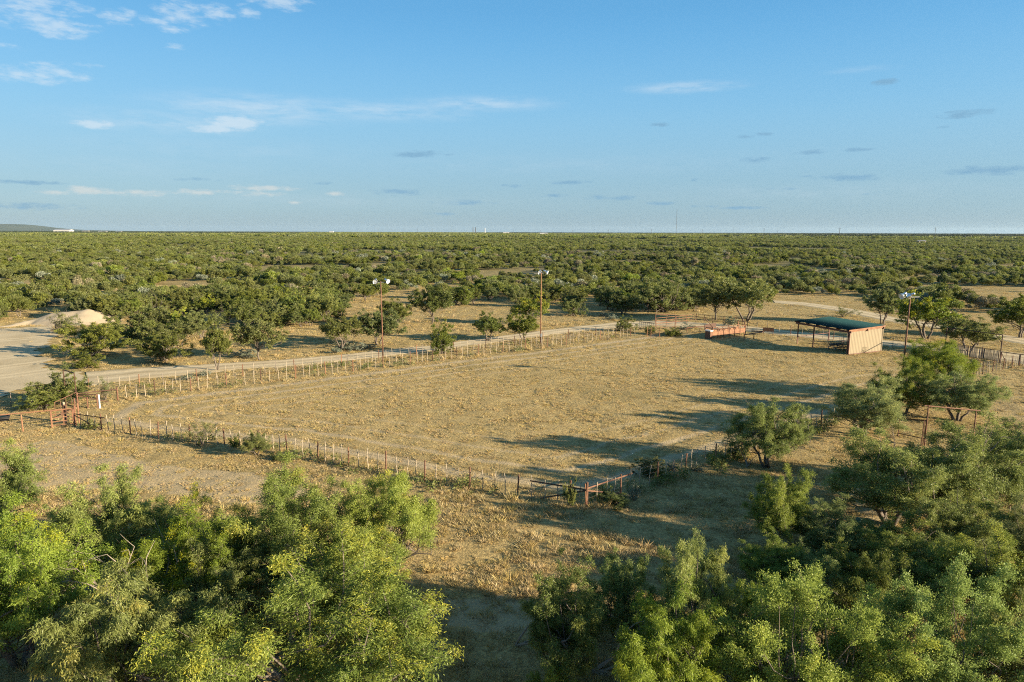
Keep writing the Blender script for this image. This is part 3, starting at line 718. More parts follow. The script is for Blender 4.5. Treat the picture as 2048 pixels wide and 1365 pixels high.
for k, (u, vb, vt, w) in enumerate(GREY):
    plant('grey_bush', MID['grey%d' % (k % 2)], '%s silvery grey bush %s, %s' % ('wide' if w > 35 else ('small' if w < 29 else 'middling'), 'amid the brush' if vb < 600 else 'near the road', next(nm for lim, nm in ZONES if u < lim)), 'bush', u, vb, vt, w, 'silvery grey bushes beyond the road')
for u, vb, vt, w, lb, pr in ((1268, 1000, 966, 26, 'silvery bush at the foot of the near fence right of the corner brace', 'grey0'),
                         (1392, 942, 924, 30, 'blue grey bush under the near fence, right of the green fence shrub', 'grey1'),
                         (1345, 940, 920, 24, 'small silvery bush left of the blue grey bush at the near fence', 'grey1'),
                         (1300, 950, 914, 66, 'dark green shrub growing inside the near fence right of the corner brace', 'green4'),
                         (1225, 1010, 985, 74, 'low dark weedy bush at the foot of the fence corner', 'green3'),
                         (1140, 1010, 955, 30, 'tall thin weed climbing the fence at the corner brace', 'oliv3'),
                         (560, 920, 905, 40, 'low green bush right of the sapling on the near fence', 'green4'),
                         (402, 892, 840, 70, 'dry see through bush standing on the near fence at left', 'sparse0'),
                         (470, 895, 868, 24, 'slim green weed on the near fence left of the sapling', 'oliv3'),
                         (212, 800, 752, 38, 'dry twiggy bush by the rail right of the pipe gate', 'sparse0'),
                         (1725, 706, 692, 17, 'dry weed growing against the tan shed wall', 'dry0'),
                         (1475, 915, 880, 40, 'leafy weed on the near fence left of the mesquite growing through it', 'oliv3'),
                         (1345, 672, 655, 40, 'green weeds clump left of the rusty chute', 'oliv3'),
                         (1300, 668, 652, 30, 'green weeds clump by the small rusty gate panel', 'green4')):
    plant('bush', MID[pr], lb, 'bush', u, vb, vt, w)

# the brush: nearest trees singly, the rest as one mass
FRONT_U = [-900, -300, 0, 60, 130, 240, 300, 400, 455, 560, 660, 700, 800, 900, 1000, 1130, 1230, 1290, 1400, 1560, 1640, 1750, 1850, 1950, 2048, 2400, 3200]
FRONT_V = [690, 660, 650, 628, 622, 672, 705, 694, 668, 660, 654, 618, 592, 612, 614, 622, 622, 626, 624, 596, 592, 596, 612, 632, 652, 700, 770]
def uv_of(x, y, z=0.0):
    dx, dy, dz = x, y, z - CAM_H
    fz = dy * FW.y + dz * FW.z
    a = (dx * RC.x + dy * RC.y + dz * RC.z) / fz; c = -(dx * UC.x + dy * UC.y + dz * UC.z) / fz
    return 1024 + a * F, 682.5 + c * F
def scatter(rng, y0, y1, cell, half=1.02, jit=0.48):
    """jittered grid of points in the wedge of country in front of the camera"""
    X, Y = np.meshgrid(np.arange(-half * y1 - 60, half * y1 + 60, cell), np.arange(y0, y1, cell))
    x = (X + rng.uniform(-jit, jit, X.shape) * cell).ravel(); y = (Y + rng.uniform(-jit, jit, X.shape) * cell).ravel()
    k = np.abs(x) < half * y + 50
    return x[k], y[k]
rng = np.random.default_rng(7)
x, y = scatter(rng, 70, 460, 3.0)
u, v = uv_of(x, y)
fv = np.interp(u, FRONT_U, FRONT_V); ok = (v < fv) & (rng.uniform(0, 1, len(x)) < np.where((u > 670) & (u < 1240), .22 + .78 * np.clip((fv - v - 6) / 42, 0, 1), .55 + .45 * np.clip((fv - v) / 22, 0, 1)))
rb = [np.array([[gp(*a).x, gp(*a).y] for a, b in prs] + [[gp(*b).x, gp(*b).y] for a, b in reversed(prs)]) for prs in (ROAD_A, ROAD_B)]
for poly in rb: ok &= ~in_poly(x, y, poly)
ok &= dist_line(x, y, [gp(*b).lerp(gp(*a), .5) for a, b in ROAD_B]) > 5
gaps = fbm(x * 0.035, y * 0.035, 41, 3) + 0.12 * (fbm(x * .15, y * .15, 44) - .5)
ok &= (gaps < 0.575) & ((gaps < 0.50) | (rng.uniform(0, 1, len(x)) < .5))
ok &= ~((x > MOUND_C.x - 11) & (x < MOUND_C.x + 9) & (y > MOUND_C.y - 6) & (y < MOUND_C.y + 5))
x, y, u, v = x[ok], y[ok], u[ok], v[ok]
order = np.argsort(np.hypot(x, y)); x, y, u, v = x[order], y[order], u[order], v[order]
vis = (u > -30) & (u < 2080)
pick = np.nonzero(vis)[0][:215]
KINDS_B = [('green0', 'dark green'), ('green1', 'dark green'), ('green2', 'dark green'), ('green3', 'dark green'), ('oliv0', 'olive green'), ('oliv1', 'olive green'), ('oliv2', 'olive green'), ('oliv3', 'olive green'), ('yell0', 'yellowish green'), ('sparse0', 'thin half bare')]
for k in pick:
    pr, cn = KINDS_B[rng.choice(len(KINDS_B), p=[.12, .12, .08, .13, .13, .11, .12, .09, .05, .05])]
    s = rng.uniform(0.6, 1.08); w = rng.uniform(0.95, 1.3)
    zone = next(nm for lim, nm in ZONES if u[k] < lim); sz = 'small' if s < .76 else ('medium sized' if s < .92 else 'large'); row = 'front' if v[k] > np.interp(u[k], FRONT_U, FRONT_V) - 12 else 'back'
    e = empty('brush_tree', (x[k], y[k], -.05), '%s %s brush tree, %s row, %s' % (sz, cn, row, zone), 'tree', '%s %s %s row %s' % (sz, cn, row, zone), rng.uniform(0, 6.28))
    e.scale = (s * w, s * w, s * rng.uniform(.8, 1.1)); link('trunk', MID[pr][0], e); link('crown', MID[pr][1], e)

# -- the mass: points that carry instances of small tree meshes
def bush_mesh(seed, mat, n, ln, wd, H, Rr, lumps, dry=False):
    rng = np.random.default_rng(seed); c = []
    for i in range(lumps):
        a = rng.uniform(0, 6.28); r = math.sqrt(rng.uniform(0, 1)) * Rr * .7
        c.append((math.cos(a) * r, math.sin(a) * r, H * rng.uniform(.45, .8) * (1 - .25 * (r / Rr) ** 2), rng.uniform(.28, .48) * Rr / math.sqrt(lumps / 4.5), rng.uniform(0, .7)))
    k = rng.integers(0, lumps, n); C = np.array(c)[k]
    d = rng.normal(0, 1, (n, 3)); d /= np.linalg.norm(d, axis=1)[:, None]; r = rng.uniform(.35, 1.05, n) ** .6
    P = C[:, :3] + d * (C[:, 3] * r)[:, None] * np.array([1, 1, .85]); P[:, 2] = np.clip(P[:, 2], .1, H)
    V, Q, T, Yy = leaves(rng, P, d, ln, wd, .2, np.clip(C[:, 4] + rng.normal(.1, .15, n), 0, 1), np.clip(rng.normal(.05, .12, n), 0, 1))
    return np_mesh('brush_foliage', V, Q, M[mat], {'tint': T, 'yel': Yy})
PROTO = D.collections.new('brush_prototypes')
def proto_coll(name, meshes):
    c = D.collections.new(name)
    for i, me in enumerate(meshes): c.objects.link(D.objects.new('%s_%02d' % (name, i), me))
    return c
def instancer(name, coll, x, y, z, scale, pick, seed, label, cat):
    n = len(x); rng = np.random.default_rng(seed)
    me = D.meshes.new(name); me.vertices.add(n); me.vertices.foreach_set('co', np.stack([x, y, z], 1).astype(np.float32).ravel())
    for an, ty, arr in (('rotz', 'FLOAT', rng.uniform(0, 6.28, n)), ('pick', 'INT', pick)):
        a = me.attributes.new(an, ty, 'POINT'); a.data.foreach_set('value', np.ascontiguousarray(arr, np.float32 if ty == 'FLOAT' else np.int32))
    a = me.attributes.new('scl', 'FLOAT_VECTOR', 'POINT'); a.data.foreach_set('vector', np.ascontiguousarray(scale, np.float32).ravel())
    o = link(name, me); tag(o, label, cat, kind='stuff')
    g = D.node_groups.new(name + '_nodes', 'GeometryNodeTree')
    g.interface.new_socket('Geometry', in_out='INPUT', socket_type='NodeSocketGeometry'); g.interface.new_socket('Geometry', in_out='OUTPUT', socket_type='NodeSocketGeometry')
    gi = g.nodes.new('NodeGroupInput'); go = g.nodes.new('NodeGroupOutput')
    ci = g.nodes.new('GeometryNodeCollectionInfo'); ci.inputs['Collection'].default_value = coll; ci.inputs['Separate Children'].default_value = True; ci.inputs['Reset Children'].default_value = True
    ip = g.nodes.new('GeometryNodeInstanceOnPoints'); ip.inputs['Pick Instance'].default_value = True
    def attr(nm, ty):
        nn = g.nodes.new('GeometryNodeInputNamedAttribute'); nn.data_type = ty; nn.inputs['Name'].default_value = nm; return nn.outputs['Attribute']
    cx = g.nodes.new('ShaderNodeCombineXYZ'); g.links.new(attr('rotz', 'FLOAT'), cx.inputs[2])
    er = g.nodes.new('FunctionNodeEulerToRotation'); g.links.new(cx.outputs[0], er.inputs[0])
    g.links.new(gi.outputs[0], ip.inputs['Points']); g.links.new(ci.outputs[0], ip.inputs['Instance'])
    g.links.new(attr('pick', 'INT'), ip.inputs['Instance Index']); g.links.new(er.outputs[0], ip.inputs['Rotation']); g.links.new(attr('scl', 'FLOAT_VECTOR'), ip.inputs['Scale'])
    g.links.new(ip.outputs[0], go.inputs[0])
    md = o.modifiers.new('scatter', 'NODES'); md.node_group = g
    return o
near_set = [bush_mesh(400 + i, ('green', 'olive', 'green', 'olive', 'olive', 'green', 'mesquite', 'drystem', 'greyleaf')[i], 2400, .28, .17, 3.9, 2.5, (5, 6, 7, 5, 8, 6, 6, 5, 5)[i]) for i in range(9)]
far_set = [bush_mesh(430 + i, ('green', 'olive', 'olive', 'green', 'drystem')[i], 700, .55, .38, 4.0, 3.3, 5 + i) for i in range(5)]
clump_set = [bush_mesh(450 + i, ('green', 'olive', 'olive', 'green')[i], 520, 3.0, 2.2, 4.6, 15, 16) for i in range(4)] + [bush_mesh(470 + i, 'darkwood', 560, 3.0, 2.2, 6.0, 16, 16) for i in range(2)]  # last two clumps carry the painted cloud shadow colour
c_near = proto_coll('brush_near', near_set); c_far = proto_coll('brush_far', far_set); c_clump = proto_coll('brush_clump', clump_set)
rest = np.ones(len(x), bool); rest[pick] = False
def xyz_scale(rng, n, lo, hi): s = rng.uniform(lo, hi, n); return np.stack([s * rng.uniform(.85, 1.25, n), s * rng.uniform(.85, 1.25, n), s * rng.uniform(.75, 1.1, n)], 1)
xr, yr = x[rest], y[rest]; n = len(xr)
instancer('brushland', c_near, xr, yr, np.full(n, -.1), xyz_scale(rng, n, .36, 1.10), rng.choice(9, n, p=[.15, .19, .15, .18, .15, .09, .015, .05, .025]), 1,
          'dense green mesquite brush spreading behind the front trees', 'brush')
x2, y2 = scatter(rng, 455, 1500, 5.4); g2 = fbm(x2 * .012, y2 * .012, 51, 4); k = (g2 < .56) & ((g2 < .5) | (rng.uniform(0, 1, len(x2)) < .5)); x2, y2 = x2[k], y2[k]; n = len(x2)
instancer('brushland', c_far, x2, y2, np.full(n, -.1), xyz_scale(rng, n, .5, 1.15), rng.choice(5, n, p=[.27, .28, .25, .19, .01]), 2, 'unbroken brush country in the distance, below the power line poles', 'brush')
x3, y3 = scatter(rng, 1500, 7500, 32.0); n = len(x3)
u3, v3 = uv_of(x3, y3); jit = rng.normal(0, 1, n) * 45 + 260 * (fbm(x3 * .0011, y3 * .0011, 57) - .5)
wood = ((u3 < 520 + jit * 2) & (y3 > 2700 + jit * 3)) | ((u3 > 1640 + jit * 2) & (y3 > 1800 + jit * 2) & (y3 < 4200)) | ((u3 > 1040 + jit) & (y3 > 4200))  # stretches where darker clumps imitate a cloud shadow band near the horizon
k3 = np.where(wood, 4 + rng.integers(0, 2, n), rng.integers(0, 4, n))  # wood mask picks the two clumps in the painted cloud shadow colour
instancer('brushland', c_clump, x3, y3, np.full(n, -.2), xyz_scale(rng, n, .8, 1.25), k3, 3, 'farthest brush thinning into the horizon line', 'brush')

# ------------------------------------------------------------------ dry grass
def tuft(seed, n, h, r, lean):
    rng = np.random.default_rng(seed); a = rng.uniform(0, 6.28, n); rr = np.sqrt(rng.uniform(0, 1, n)) * r
    B = np.stack([np.cos(a) * rr, np.sin(a) * rr, np.zeros(n) - .02], 1)
    b = a + rng.normal(0, .9, n); d = np.stack([np.cos(b) * lean * rng.uniform(.3, 1.6, n), np.sin(b) * lean * rng.uniform(.3, 1.6, n), rng.uniform(.5, 1, n)], 1)
    d /= np.linalg.norm(d, axis=1)[:, None]; L = (h * rng.uniform(.6, 1.3, n))[:, None]
    s = np.cross(d, rng.normal(0, 1, (n, 3))); s /= np.linalg.norm(s, axis=1)[:, None]; w = 0.011 * rng.uniform(.7, 1.5, n)[:, None]
    V = np.stack([B - s * w, B + s * w, B + d * L], 1).reshape(-1, 3)
    return np_mesh('grass_tuft', V, np.arange(n * 3).reshape(n, 3), M['straw'], {'tint': np.repeat(rng.uniform(0, 1, n), 3), 'yel': np.repeat(np.clip(rng.normal(.1, .25, n), 0, 1), 3)})
tufts = [tuft(500, 34, .15, .17, .9), tuft(501, 30, .20, .14, .7), tuft(502, 40, .12, .24, 1.5), tuft(503, 26, .26, .12, .6), tuft(504, 36, .16, .2, 1.2), tuft(505, 40, .42, .16, .5)]
c_tuft = proto_coll('grass_tufts', tufts)
xs_, ys_, zs_, pk_, sc_ = [], [], [], [], []
for (ya, yb, cell) in ((13, 46, .20), (46, 72, .25), (72, 112, .36), (112, 190, .80)):
    gx, gy = scatter(rng, ya, yb, cell, 0.86, .5)
    keep = rng.uniform(0, 1, len(gx)) > bare_at(gx, gy) * 1.05
    for poly in rb: keep &= ~in_poly(gx, gy, poly)
    keep &= ~(in_poly(gx, gy, CLEARING) & (rng.uniform(0, 1, len(gx)) < .97))
    dens = fbm(gx * .5, gy * .5, 61, 3); cl = fbm(gx * 2.3, gy * 2.3, 65, 2); keep &= (rng.uniform(.15, .6, len(gx)) < dens) & (cl > rng.uniform(.2, .52, len(gx)))
    gx, gy, cl = gx[keep], gy[keep], cl[keep]; nn = len(gx)
    inside = in_poly(gx, gy, FIELD); fen = np.minimum(dist_line(gx, gy, NEAR_L), dist_line(gx, gy, NEAR_R)); fen = np.minimum(fen, np.minimum(dist_line(gx, gy, ROAD_IN), dist_line(gx, gy, ROAD_OUT)))
    p = rng.choice(5, nn, p=[.3, .2, .25, .05, .2])
    tall = (fen < .7) & (rng.uniform(0, 1, nn) < .22) | (~inside & (gy > 72) & (fbm(gx * .2, gy * .2, 63) > .6) & (rng.uniform(0, 1, nn) < .25)); p[tall] = 5
    s = rng.uniform(.65, 1.25, nn) * (.62 + .5 * np.clip((cl - .38) / .3, 0, 1)) * np.where(inside, .95, 1.05) * {13: .8, 46: .85, 72: 1.05, 112: 1.8}[ya]
    rough = ~inside & (gy < 38) & (fbm(gx * .45, gy * .45, 69, 2) > .42); p = np.where(rough & (p != 5), rng.choice((1, 3, 4), nn), p); s = np.where(rough, s * 1.35, s)
    xs_.append(gx); ys_.append(gy); pk_.append(p); sc_.append(np.stack([s * 1.15, s * 1.15, s * rng.uniform(.7, 1.1, nn) * (1 if ya < 100 else .6)], 1))
gx = np.concatenate(xs_); gy = np.concatenate(ys_)
instancer('dry_grass', c_tuft, gx, gy, np.full(len(gx), -.01), np.concatenate(sc_), np.concatenate(pk_), 5, 'short dry straw grass covering the pasture', 'grass')
weed_set = [bush_mesh(600 + i, 'weed', 60, .12, .05, .35, .35, 3) for i in range(3)]
c_weed = proto_coll('weeds', weed_set)
wx, wy = [], []
for line, nper, spread in ((NEAR_L, 100, .5), (NEAR_R, 110, .6), (ROAD_IN, 60, .5), (ROAD_OUT, 110, .6)):
    for k in range(nper):
        t = rng.uniform(0, len(line) - 1.001); a = line[int(t)].lerp(line[int(t) + 1], t % 1)
        if vnoise(a.x * .35, a.y * .35, 71) > .42: wx.append(a.x + rng.normal(0, spread)); wy.append(a.y + rng.normal(0, spread))
instancer('weeds', c_weed, np.array(wx), np.array(wy), np.zeros(len(wx)), xyz_scale(rng, len(wx), .6, 1.8), rng.choice(3, len(wx)), 6, 'low green weeds along the foot of the fence lines', 'weeds')

# ------------------------------------------------------------------ fences
def stick(seed, h, r, mat, crook):
    rg = random.Random(seed); pts = []; rs = []
    for i in range(5):
        t = i / 4; pts.append((rg.uniform(-crook, crook) * (t > 0), rg.uniform(-crook, crook) * (t > 0), -.2 + (h + .2) * t)); rs.append(r * rg.uniform(.85, 1.1) * (1 - .15 * t))
    return MB().tube(pts, rs, 5).mesh('stay', mat, True)
STAYS = [stick(700 + i, 1.3, .032, M['stay'], .03) for i in range(5)]
STAYS_G = [stick(710 + i, 1.3, .034, M['greywood'], .03) for i in range(3)]
def pipe_post(mat, h, r=.046): return MB().tube([(0, 0, -.2), (0, 0, h)], r, 8).mesh('post', mat, False)
POSTS = [pipe_post(M['rust'], 1.36), pipe_post(M['rust_light'], 1.36), pipe_post(M['darkpipe'], 1.36)]
def walk(pts, step, rg, jit=.22):
    out = []; carry = 0.0
    for a, b in zip(pts[:-1], pts[1:]):
        L = (b - a).length; s = carry
        while s < L:
            out.append(a.lerp(b, s / L)); s += step * (1 + rg.uniform(-jit, jit))
        carry = s - L
    return out
def fence(label, pts, step, every, seed, hs=1.0, wires=(.22, .48, .74, 1.0, 1.22), grey=0.0, skip=None):
    rg = random.Random(seed); root = empty('wire_fence', pts[0], label, 'fence'); o = Vector(pts[0])
    P = walk(pts, step, rg); top = []
    for k, p in enumerate(P):
        if skip and skip(p): continue
        if k % every == 0:
            ob = link('post', POSTS[rg.choice((0, 0, 1, 0, 2))], root, p - o)
        else:
            ob = link('stay', rg.choice(STAYS_G if rg.random() < grey else STAYS), root, p - o)
        ob.rotation_euler = (rg.gauss(0, .03), rg.gauss(0, .03), rg.uniform(0, 6)); ob.scale = (1, 1, hs * rg.uniform(.9, 1.06))
    mb = MB()
    for h in wires:
        mb.tube([p - o + Vector((0, 0, h * hs + rg.uniform(-.015, .015))) for p in P[::2]], .006, 3, cap=False)
    mb.obj('wire', M['wire'], root)
    return root
def pipes(root, name, mat, segs, r=.035, sides=7):
    """each pipe a part of its own; ends are world positions"""
    o = Vector(root.location)
    for a, b in segs: MB().tube([Vector(a) - o, Vector(b) - o], r, sides).obj(name, mat, root)
def over(u, vb, v): p = gp(u, vb); return Vector((p.x, p.y, max(0.0, z_at(p, u, v))))

f1 = fence('near wire fence running from the rusty gate at left to the corner brace', NEAR_L, .72, 4, 1)
c = NEAR_L[-1]; b1 = gp(1060, 996)
pipes(f1, 'brace', M['darkpipe'], [(c + Vector((0, 0, 1.02)), b1 + Vector((0, 0, 1.02))), (c + Vector((0, 0, .98)), gp(1081, 999) + Vector((0, 0, .06)))], .04)
g0 = gp(150, 853); g1 = gp(212, 862)
pipes(f1, 'brace', M['darkpipe'], [(g0 + Vector((0, 0, 1.0)), g1 + Vector((0, 0, 1.0))), (g0 + Vector((0, 0, .9)), gp(204, 862) + Vector((0, 0, .05)))], .04)
f2 = fence('near wire fence from the corner brace rising right behind the mesquites', NEAR_R, .72, 4, 2, grey=.15)
b2 = gp(1264, 981)
pipes(f2, 'brace', M['rust'], [(c + Vector((0, 0, 1.08)), b2 + Vector((0, 0, 1.05))), (c + Vector((0, 0, .96)), gp(1240, 990) + Vector((0, 0, .1)))], .04)
link('post', POSTS[0], f2, loc=c - f2.location + Vector((.05, .05, 0)), scale=(1.3, 1.3, 1.05))
fence('pale staked wire fence along the far side of the pasture, nearer of two', ROAD_IN, .80, 4, 3)
fence('staked wire fence hugging the caliche road, farther of two', ROAD_OUT, .98, 5, 4, grey=.2)
fence('wire fence along the road behind the shed', REAR, 1.55, 4, 5, grey=.5, hs=1.08)
fence('short staked fence in front of the cedar stick gates at right edge', pl((1850, 780), (1900, 764), (1984, 744), (2010, 739), (2035, 733), (2100, 722)), .72, 3, 6, grey=.3)
fence('staked wire fence crossing the clearing edge at far left', pl((-90, 832), (0, 818), (22, 813), (40, 808), (110, 797)), 1.35, 4, 8, grey=.3)
fence('wire fence leading off behind the right edge of the cedar stick gates', pl((1999, 726), (2048, 733), (2130, 748)), .6, 6, 12, grey=.8)

# ------------------------------------------------------------------ rusty gate and pens at left
e = empty('pipe_gate', gp(105, 852), 'orange rusty pipe gate with horizontal bars at the left fence corner', 'gate')
A, B = gp(105, 855), gp(147, 850)
for z in (.12, .42, .72, 1.0, 1.28): pipes(e, 'rail', M['rust_light'], [(A + Vector((0, 0, z)), B + Vector((0, 0, z)))], .03)
for p in (A, A.lerp(B, .55), B): pipes(e, 'upright', M['rust_light'], [(p + Vector((0, 0, .03)), p + Vector((0, 0, 1.32)))], .035)
pipes(e, 'gate_post', M['rust_light'], [(B + Vector((.2, 0, -.2)), B + Vector((.2, 0, 1.55))), (B + Vector((.4, .1, -.2)), B + Vector((.4, .1, 1.7)))], .055)
e = empty('pipe_fence', gp(46, 864), 'single rail rusty pipe fence leading to the gate at left', 'fence')
A = gp(-160, 880); Bp = gp(146, 851)
pipes(e, 'rail', M['rust_light'], [(A + Vector((0, 0, 1.3)), Bp + Vector((0, 0, 1.34)))], .042)
for uu, vv in ((-70, 872), (46, 863), (104, 856)): p = gp(uu, vv); pipes(e, 'post', M['rust_light'], [(p - Vector((0, 0, .2)), p + Vector((0, 0, 1.3)))], .048)
for z in (.35, .7, 1.0): pipes(e, 'cable', M['wire'], [(A + Vector((0, 0, z)), Bp + Vector((0, 0, z)))], .012, 4)
e = empty('pipe_arch', gp(154, 812), 'tall thin dark pipe arch above the feathery bush at left', 'frame')
pA, pB = gp(133, 806), gp(155, 814)
tA, tB = over(133, 806, 740), over(155, 814, 747); tB = Vector((pB.x, pB.y, tB.z)); tA = Vector((pA.x, pA.y, tA.z))
pipes(e, 'post', M['darkpipe'], [(pA - Vector((0, 0, .2)), tA), (pB - Vector((0, 0, .2)), tB)], .045); pipes(e, 'crossbar', M['darkpipe'], [(tA, tB)], .045)
e = empty('brace_fence', gp(157, 817), 'rusty braced end posts with a long dark top pipe right of the left gate', 'fence')
q0, q1, q2 = gp(157, 820), gp(236, 801), gp(196, 818)
pipes(e, 'brace', M['darkpipe'], [(q0 + Vector((0, 0, 1.4)), q1 + Vector((0, 0, 1.0))), (q0 + Vector((0, 0, 1.25)), q2 + Vector((0, 0, 1.28))), (q0 + Vector((0, 0, 1.2)), gp(215, 806) + Vector((0, 0, .1)))], .045)
pipes(e, 'post', M['rust'], [(q0 - Vector((0, 0, .2)), q0 + Vector((0, 0, 1.5))), (q0 + Vector((-.12, -.25, -.2)), q0 + Vector((-.12, -.25, 1.05))), (q1 - Vector((0, 0, .2)), q1 + Vector((0, 0, 1.1))),
      (q2 - Vector((0, 0, .2)), q2 + Vector((0, 0, 1.3))), (gp(176, 816) - Vector((0, 0, .2)), gp(176, 816) + Vector((0, 0, .95)))], .06)
e = empty('alley_panel', gp(112, 832), 'slanting rusty mesh panel between the left gate and the tall arch', 'panel')
a0, a1 = gp(112, 838), gp(155, 816)
pipes(e, 'rail', M['rust'], [(a0 + Vector((0, 0, 1.35)), a1 + Vector((0, 0, 1.35))), (a0 + Vector((0, 0, .1)), a1 + Vector((0, 0, .1)))], .03)
for i in range(5): p = a0.lerp(a1, i / 4); pipes(e, 'upright', M['rust'], [(p - Vector((0, 0, .1)), p + Vector((0, 0, 1.38)))], .022, 5)
for i in range(6): pipes(e, 'mesh_wire', M['wire'], [(a0 + Vector((0, 0, .3 + i * .18)), a1 + Vector((0, 0, .3 + i * .18)))], .006, 3)
p = gp(200, 818)
e = empty('marker_pole', p, 'white painted pole beside the rusty braced posts', 'pole')
MB().tube([(0, 0, -.2), (0, 0, 1.18), (0, 0, 1.2)], [.058, .058, .04], 10).obj('shaft', M['white'], e); MB().tube([(0, 0, 1.2), (0, 0, 1.24)], [.062, .05], 10).obj('cap', M['white'], e)
p = gp(131, 845)
e = empty('gate_post', p, 'thick dark wooden post with a pale cap behind the orange gate', 'post')
MB().tube([(0, 0, -.2), (.01, 0, .8), (0, .01, 1.45)], [.14, .13, .125], 9).obj('shaft', M['darkpipe'], e); MB().tube([(0, 0, 1.45), (0, 0, 1.6), (0, 0, 1.66)], [.08, .075, .03], 8).obj('cap', M['stay'], e)
p = gp(6, 842)
e = empty('water_trough', p, 'small black trough on the ground at the left edge', 'trough')
mb = MB(); mb.lathe((0, 0, .05), (0, 0, 1), [(0, .40), (.34, .52), (.36, .54), (.36, .48), (.06, .37)], 14); mb.obj('tub', M['darktrough'], e, True); MB().lathe((0, 0, .3), (0, 0, 1), [(0, .0), (0, .47)], 14).obj('water', M['teal_steel'], e)

# ------------------------------------------------------------------ light poles
def lamp(root, at, dirv, size=.29):
    d = Vector(dirv).normalized(); e0 = at - d * .25
    mb = MB().lathe(e0 - d * .34, d, [(0, .02), (.01, .11), (.26, .12), (.3, .075), (.36, .075)], 12); h = mb.obj('ballast_housing', M['alu'], root, True)
    MB().lathe(e0, d, [(0, .08), (.05, .15), (.16, .22), (.30, size), (.31, size + .012), (.30, size - .01)], 18).obj('reflector', M['alu'], h, True)
    MB().lathe(e0, d, [(.03, .06), (.08, .15), (.17, .21), (.27, size - .03)], 18).obj('reflector_lining', M['alu_in'], h, True)
    MB().lathe(e0 + d * .275, d, [(0, 0), (0.0, size - .02)], 18).obj('lens', M['lens'], h)
    MB().lathe(e0 + d * .06, d, [(0, .05), (.14, .06), (.18, .03), (.19, 0)], 10).obj('bulb', M['white'], h, True)
    return h
ml = D.materials.new('lens_glass'); ml.use_nodes = True; t = NT(ml.node_tree); pb = t.n['Principled BSDF']
pb.inputs['Base Color'].default_value = (.86, .89, .9, 1); pb.inputs['Roughness'].default_value = .3; pb.inputs['Alpha'].default_value = .55
M['lens'] = ml
def light_pole(label, u, vb, vt, lean, lamps, arm_dir, mat, box=False):
    p = gp(u, vb); h = z_at(p, u, vt); e = empty('light_pole', p, label, 'light pole')
    top = Vector((lean, 0, h))
    MB().tube([(0, 0, -.3), (lean * .3, 0, h * .4), (lean * .75, 0, h * .8), top], [.085, .075, .065, .06], 9).obj('pole', mat, e, True)
    a = Vector(arm_dir).normalized(); L = .95
    MB().tube([top - a * L + Vector((0, 0, -.12)), top + a * L + Vector((0, 0, -.12))], .028, 7).obj('crossarm', M['steel'], e)
    MB().tube([top + Vector((0, 0, -.8)), top + a * .5 + Vector((0, 0, -.14))], .016, 5).obj('strut', M['darkpipe'], e)
    for off, d in lamps: lamp(e, top + a * off + Vector((0, 0, -.02)), d)
    if box: MB().box((.10, -.12, 1.25), (.22, .14, .42)).obj('switch_box', M['steel'], e); MB().tube([(.09, -.1, .1), (.09, -.1, 1.1)], .02, 5).obj('conduit', M['steel'], e)
    return e
light_pole('rusty light pole by the road at left, with two round floodlights', 766, 717, 563, -.03, [(-.62, (.02, -1, -.42)), (.85, (.72, -.62, -.40))], (1, .15, 0), M['rust'])
light_pole('light pole by the road in the middle, between the crooked trees', 1081, 689, 545, 0, [(-.15, (-.05, -1, -.42)), (.85, (.88, -.35, -.42))], (1, .15, 0), M['rust_light'], True)
light_pole('light pole at right with side facing floodlights, rising behind mesquites', 1801, 790, 592, .05, [(-.95, (-.85, -.25, -.55)), (-.15, (-.35, .75, -.45))], (1, .2, 0), M['polebrown'] if 'polebrown' in M else M['rust'])

# ------------------------------------------------------------------ shed
Wd = Vector((.90, .435, 0)).normalized(); Fd = Vector((-.33, .944, 0)).normalized()
S0 = gp(1696, 709.5); LW, LF = 6.1, 9.0
P00, P10, P01, P11 = S0, S0 + Wd * LW, S0 + Fd * LF, S0 + Wd * LW + Fd * LF    # near wall front, near wall back, far front, far back
shed = empty('open_shed', S0, 'open sided shed with dark teal roof and one tan ribbed wall', 'shed')
hf, hb = 2.92, 3.12
def rel(p, z): return Vector((p.x - S0.x, p.y - S0.y, z))
def hz(s): return hf + (hb - hf) * s
# ribbed wall
V = []; Qs = []; nr = 22; N = Vector((Wd.y, -Wd.x, 0))
prof = []
for i in range(nr):
    for q, dpt in ((0, 0), (.30, 0), (.34, .010), (.52, .010), (.56, 0)): prof.append(((i + q) / nr, dpt))
prof.append((1, 0))
for s, dpt in prof:
    p = Wd * (LW * s) + N * (dpt + .05); V.append((p.x, p.y, .04)); V.append((p.x, p.y, hz(s) - .06))
for i in range(len(prof) - 1): Qs.append((2 * i, 2 * i + 2, 2 * i + 3, 2 * i + 1))
wall = link('wall', np_mesh('wall', np.array(V), np.array(Qs), M['tan_steel']), shed)
MB().beam(N * .06 + Vector((0, 0, hf - .03)), Wd * LW + N * .06 + Vector((0, 0, hb - .03)), .14, .16).obj('rake_trim', M['brown_steel_l'] if 'brown_steel_l' in M else M['rust_light'], wall)
for s in (0, 1): MB().box(Wd * (LW * s) + N * .05 + Vector((0, 0, hz(s) / 2)), (.1, .1, hz(s) - .12), rz=math.atan2(Wd.y, Wd.x)).obj('corner_trim', M['tan_steel'] if s else M['brown_steel'], wall)
MB().beam(Vector((0, 0, .02)) + N * .05, Wd * LW + N * .05 + Vector((0, 0, .02)), .12, .1).obj('sill', M['brown_steel'], wall)
for s in (.33, .66): MB().beam(Vector((0, 0, hf * s)) - N * .03, Wd * LW - N * .03 + Vector((0, 0, hf * s)), .06, .1).obj('girt', M['brown_steel'], wall)
